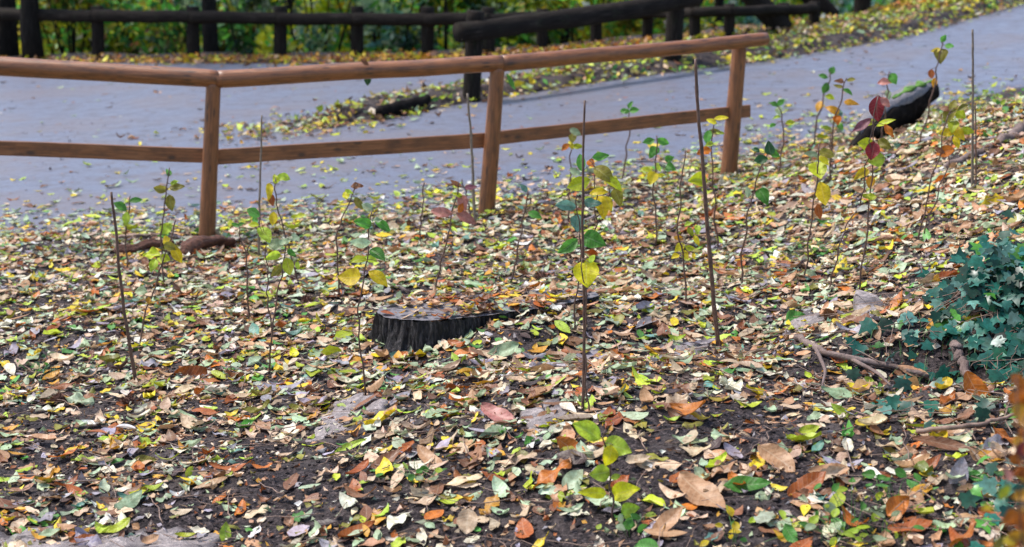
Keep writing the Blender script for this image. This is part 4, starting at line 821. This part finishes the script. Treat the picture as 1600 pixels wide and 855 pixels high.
def shrub(px, yw, R, H, n, keys, wts, label, name='shrub', group='shrubs of the wood beyond the rear barrier', lo=0.0, size=(.06, .115)):
    x = (px-800)/F_PX*yw*1.01; z = float(h(x, yw, False)); root = empty(name, (x, yw, z), label, 'shrub', group)
    nc = 16; cc = np.stack([rng.normal(0, R*.5, nc), rng.normal(0, R*.5, nc), rng.uniform(lo+.1, 1, nc)*H], 1); cr = rng.uniform(.25, .5, nc)*R
    i = rng.integers(0, nc, n); P = cc[i]+norm(rng.normal(0, 1, (n, 3)))*(cr[i]*rng.random(n)**.45)[:, None]; P[:, 2] = np.abs(P[:, 2])
    cl = np.array([random.choice([.3, .7, 1., 1.6]) for _ in range(nc)]); c, _ = pick(keys, wts, n, .2); c = np.clip(c*cl[i][:, None]*1.6, .004, .85)
    diamond('foliage', P+np.array([x, yw, z]), rng.uniform(*size, n), c, root, M['wood_leaf'])
    gs = [tube_geo(smooth_path([np.array([x, yw, z-.1]), np.array([x, yw, z])+cc[k]*np.array([.6, .6, .5]), np.array([x, yw, z])+cc[k]], 8), np.linspace(.03, .008, 8), 6, wob=.2) for k in range(nc)]
    v, f, u = merge(gs); mesh_obj('branch', v, f, M['bark'], root, u)
looks = [(['green', 'yg', 'sage', 'dgreen'], [6, 4, 3, 2], 'mid green'), (['yellow', 'yg', 'lime', 'mint', 'green'], [3, 5, 3, 2, 5], 'yellow green'), (['teal', 'green', 'mint', 'sage'], [6, 4, 2, 4], 'bluish green'), (['olive', 'yg', 'gold', 'green'], [5, 3, 1, 3], 'olive'), (['dgreen', 'green', 'olive', 'brown'], [5, 4, 3, 1], 'dark green')]
rowx = [10, 120, 210, 300, 400, 500, 600, 700, 800, 900, 1000, 1100, 1200, 1290]
rowk = [4, 3, 1, 4, 2, 1, 2, 1, 0, 1, 3, 2, 1, 2]
for i, (px, k) in enumerate(zip(rowx, rowk)):
    yw = 29.5+random.uniform(-.8, 1.8)+max(0, (px-900)*.018); shrub(px, yw, 1.1, 2.6, 2000, *looks[k][:2], looks[k][2]+' shrub behind the rear barrier, '+ORD[i]+' from the left in the front row')
for i in range(15):
    px = -60+i*100+random.uniform(-20, 20); k = [2, 1, 0, 3, 1, 2, 0, 1, 3, 1, 2, 0, 1, 3, 2][i]; yw = 37+random.uniform(-1, 3)
    shrub(px, yw, 1.6, 4.4, 2400, *looks[k][:2], looks[k][2]+' bush deeper in the wood, '+ORD[i]+' from the left in its row', name='bush', size=(.07, .12))
for i in range(13):
    px = -80+i*125+random.uniform(-20, 20); k = random.choice([1, 1, 3, 0, 1]); yw = 50+random.uniform(-2, 4)
    shrub(px, yw, 2.6, 6.5, 2600, *looks[k][:2], 'tall '+looks[k][2]+' thicket at the back of the wood, '+ORD[i]+' from the left', name='thicket', size=(.12, .2))
def tree(px, yw, wpx, label, k, H=11, lean=0):
    x = (px-800)/F_PX*yw*1.01; z = float(h(x, yw, False)); b = np.array([x, yw, z]); r = wpx/2/F_PX*yw
    root = empty('woodland_tree', b, label, 'tree', 'trees of the wood beyond the rear barrier')
    t = np.linspace(0, 1, 16); P = b+np.stack([lean*t*H+.15*fbm(t*4+px, t*0, 2), .1*fbm(t*4, t*0+px, 2), t*H-.3], 1); rr = r*(1.35-.35*S(t/.12))*(1-.72*t); tube_obj('trunk', P, rr, M['bark'], root, 14, wob=.2)
    gs = []; tips = []
    for j in range(9):
        t0_ = .5+.05*j; s = P[int(t0_*15)]; a = random.random()*6.28; L = random.uniform(1.2, 2.2)*(1.2-.5*t0_); e_ = s+np.array([math.cos(a)*L, math.sin(a)*L, L*random.uniform(.4, .9)]); Q = smooth_path([s, (s+e_)/2+np.array([0, 0, .15]), e_], 8); gs.append(tube_geo(Q, np.linspace(r*.35, r*.06, 8), 7, wob=.15)); tips += [e_, Q[5]]
    v, f, u = merge(gs); mesh_obj('limb', v, f, M['bark'], root, u)
    tips = np.array(tips+[P[-1]]); n = 1500; i = rng.integers(0, len(tips), n); PP = tips[i]+rng.normal(0, .42, (n, 3)); c, _ = pick(looks[k][0], looks[k][1], n, .2)
    diamond('crown', PP, rng.uniform(.06, .11, n), c*.9, root, M['wood_leaf'])
trees = [(25, 27.5, 34), (62, 26.6, 30), (332, 27.2, 24), (470, 34, 12), (575, 36, 14), (622, 33, 14), (660, 30, 16), (712, 33, 15), (770, 38, 14), (826, 34, 12), (880, 30, 17), (950, 33, 13), (1000, 38, 12), (1078, 34, 14), (1120, 31, 16), (1170, 36, 12), (235, 40, 12), (1330, 42, 20)]
for i, (px, yw, w) in enumerate(sorted(trees)):
    d = 'thick dark' if w > 20 else ('slim' if w < 14 else 'medium')
    tree(px, yw, w, d+' trunked tree beyond the rear barrier, '+ORD[i]+' trunk from the left', i % 5, random.uniform(9, 12), random.uniform(-.03, .03))
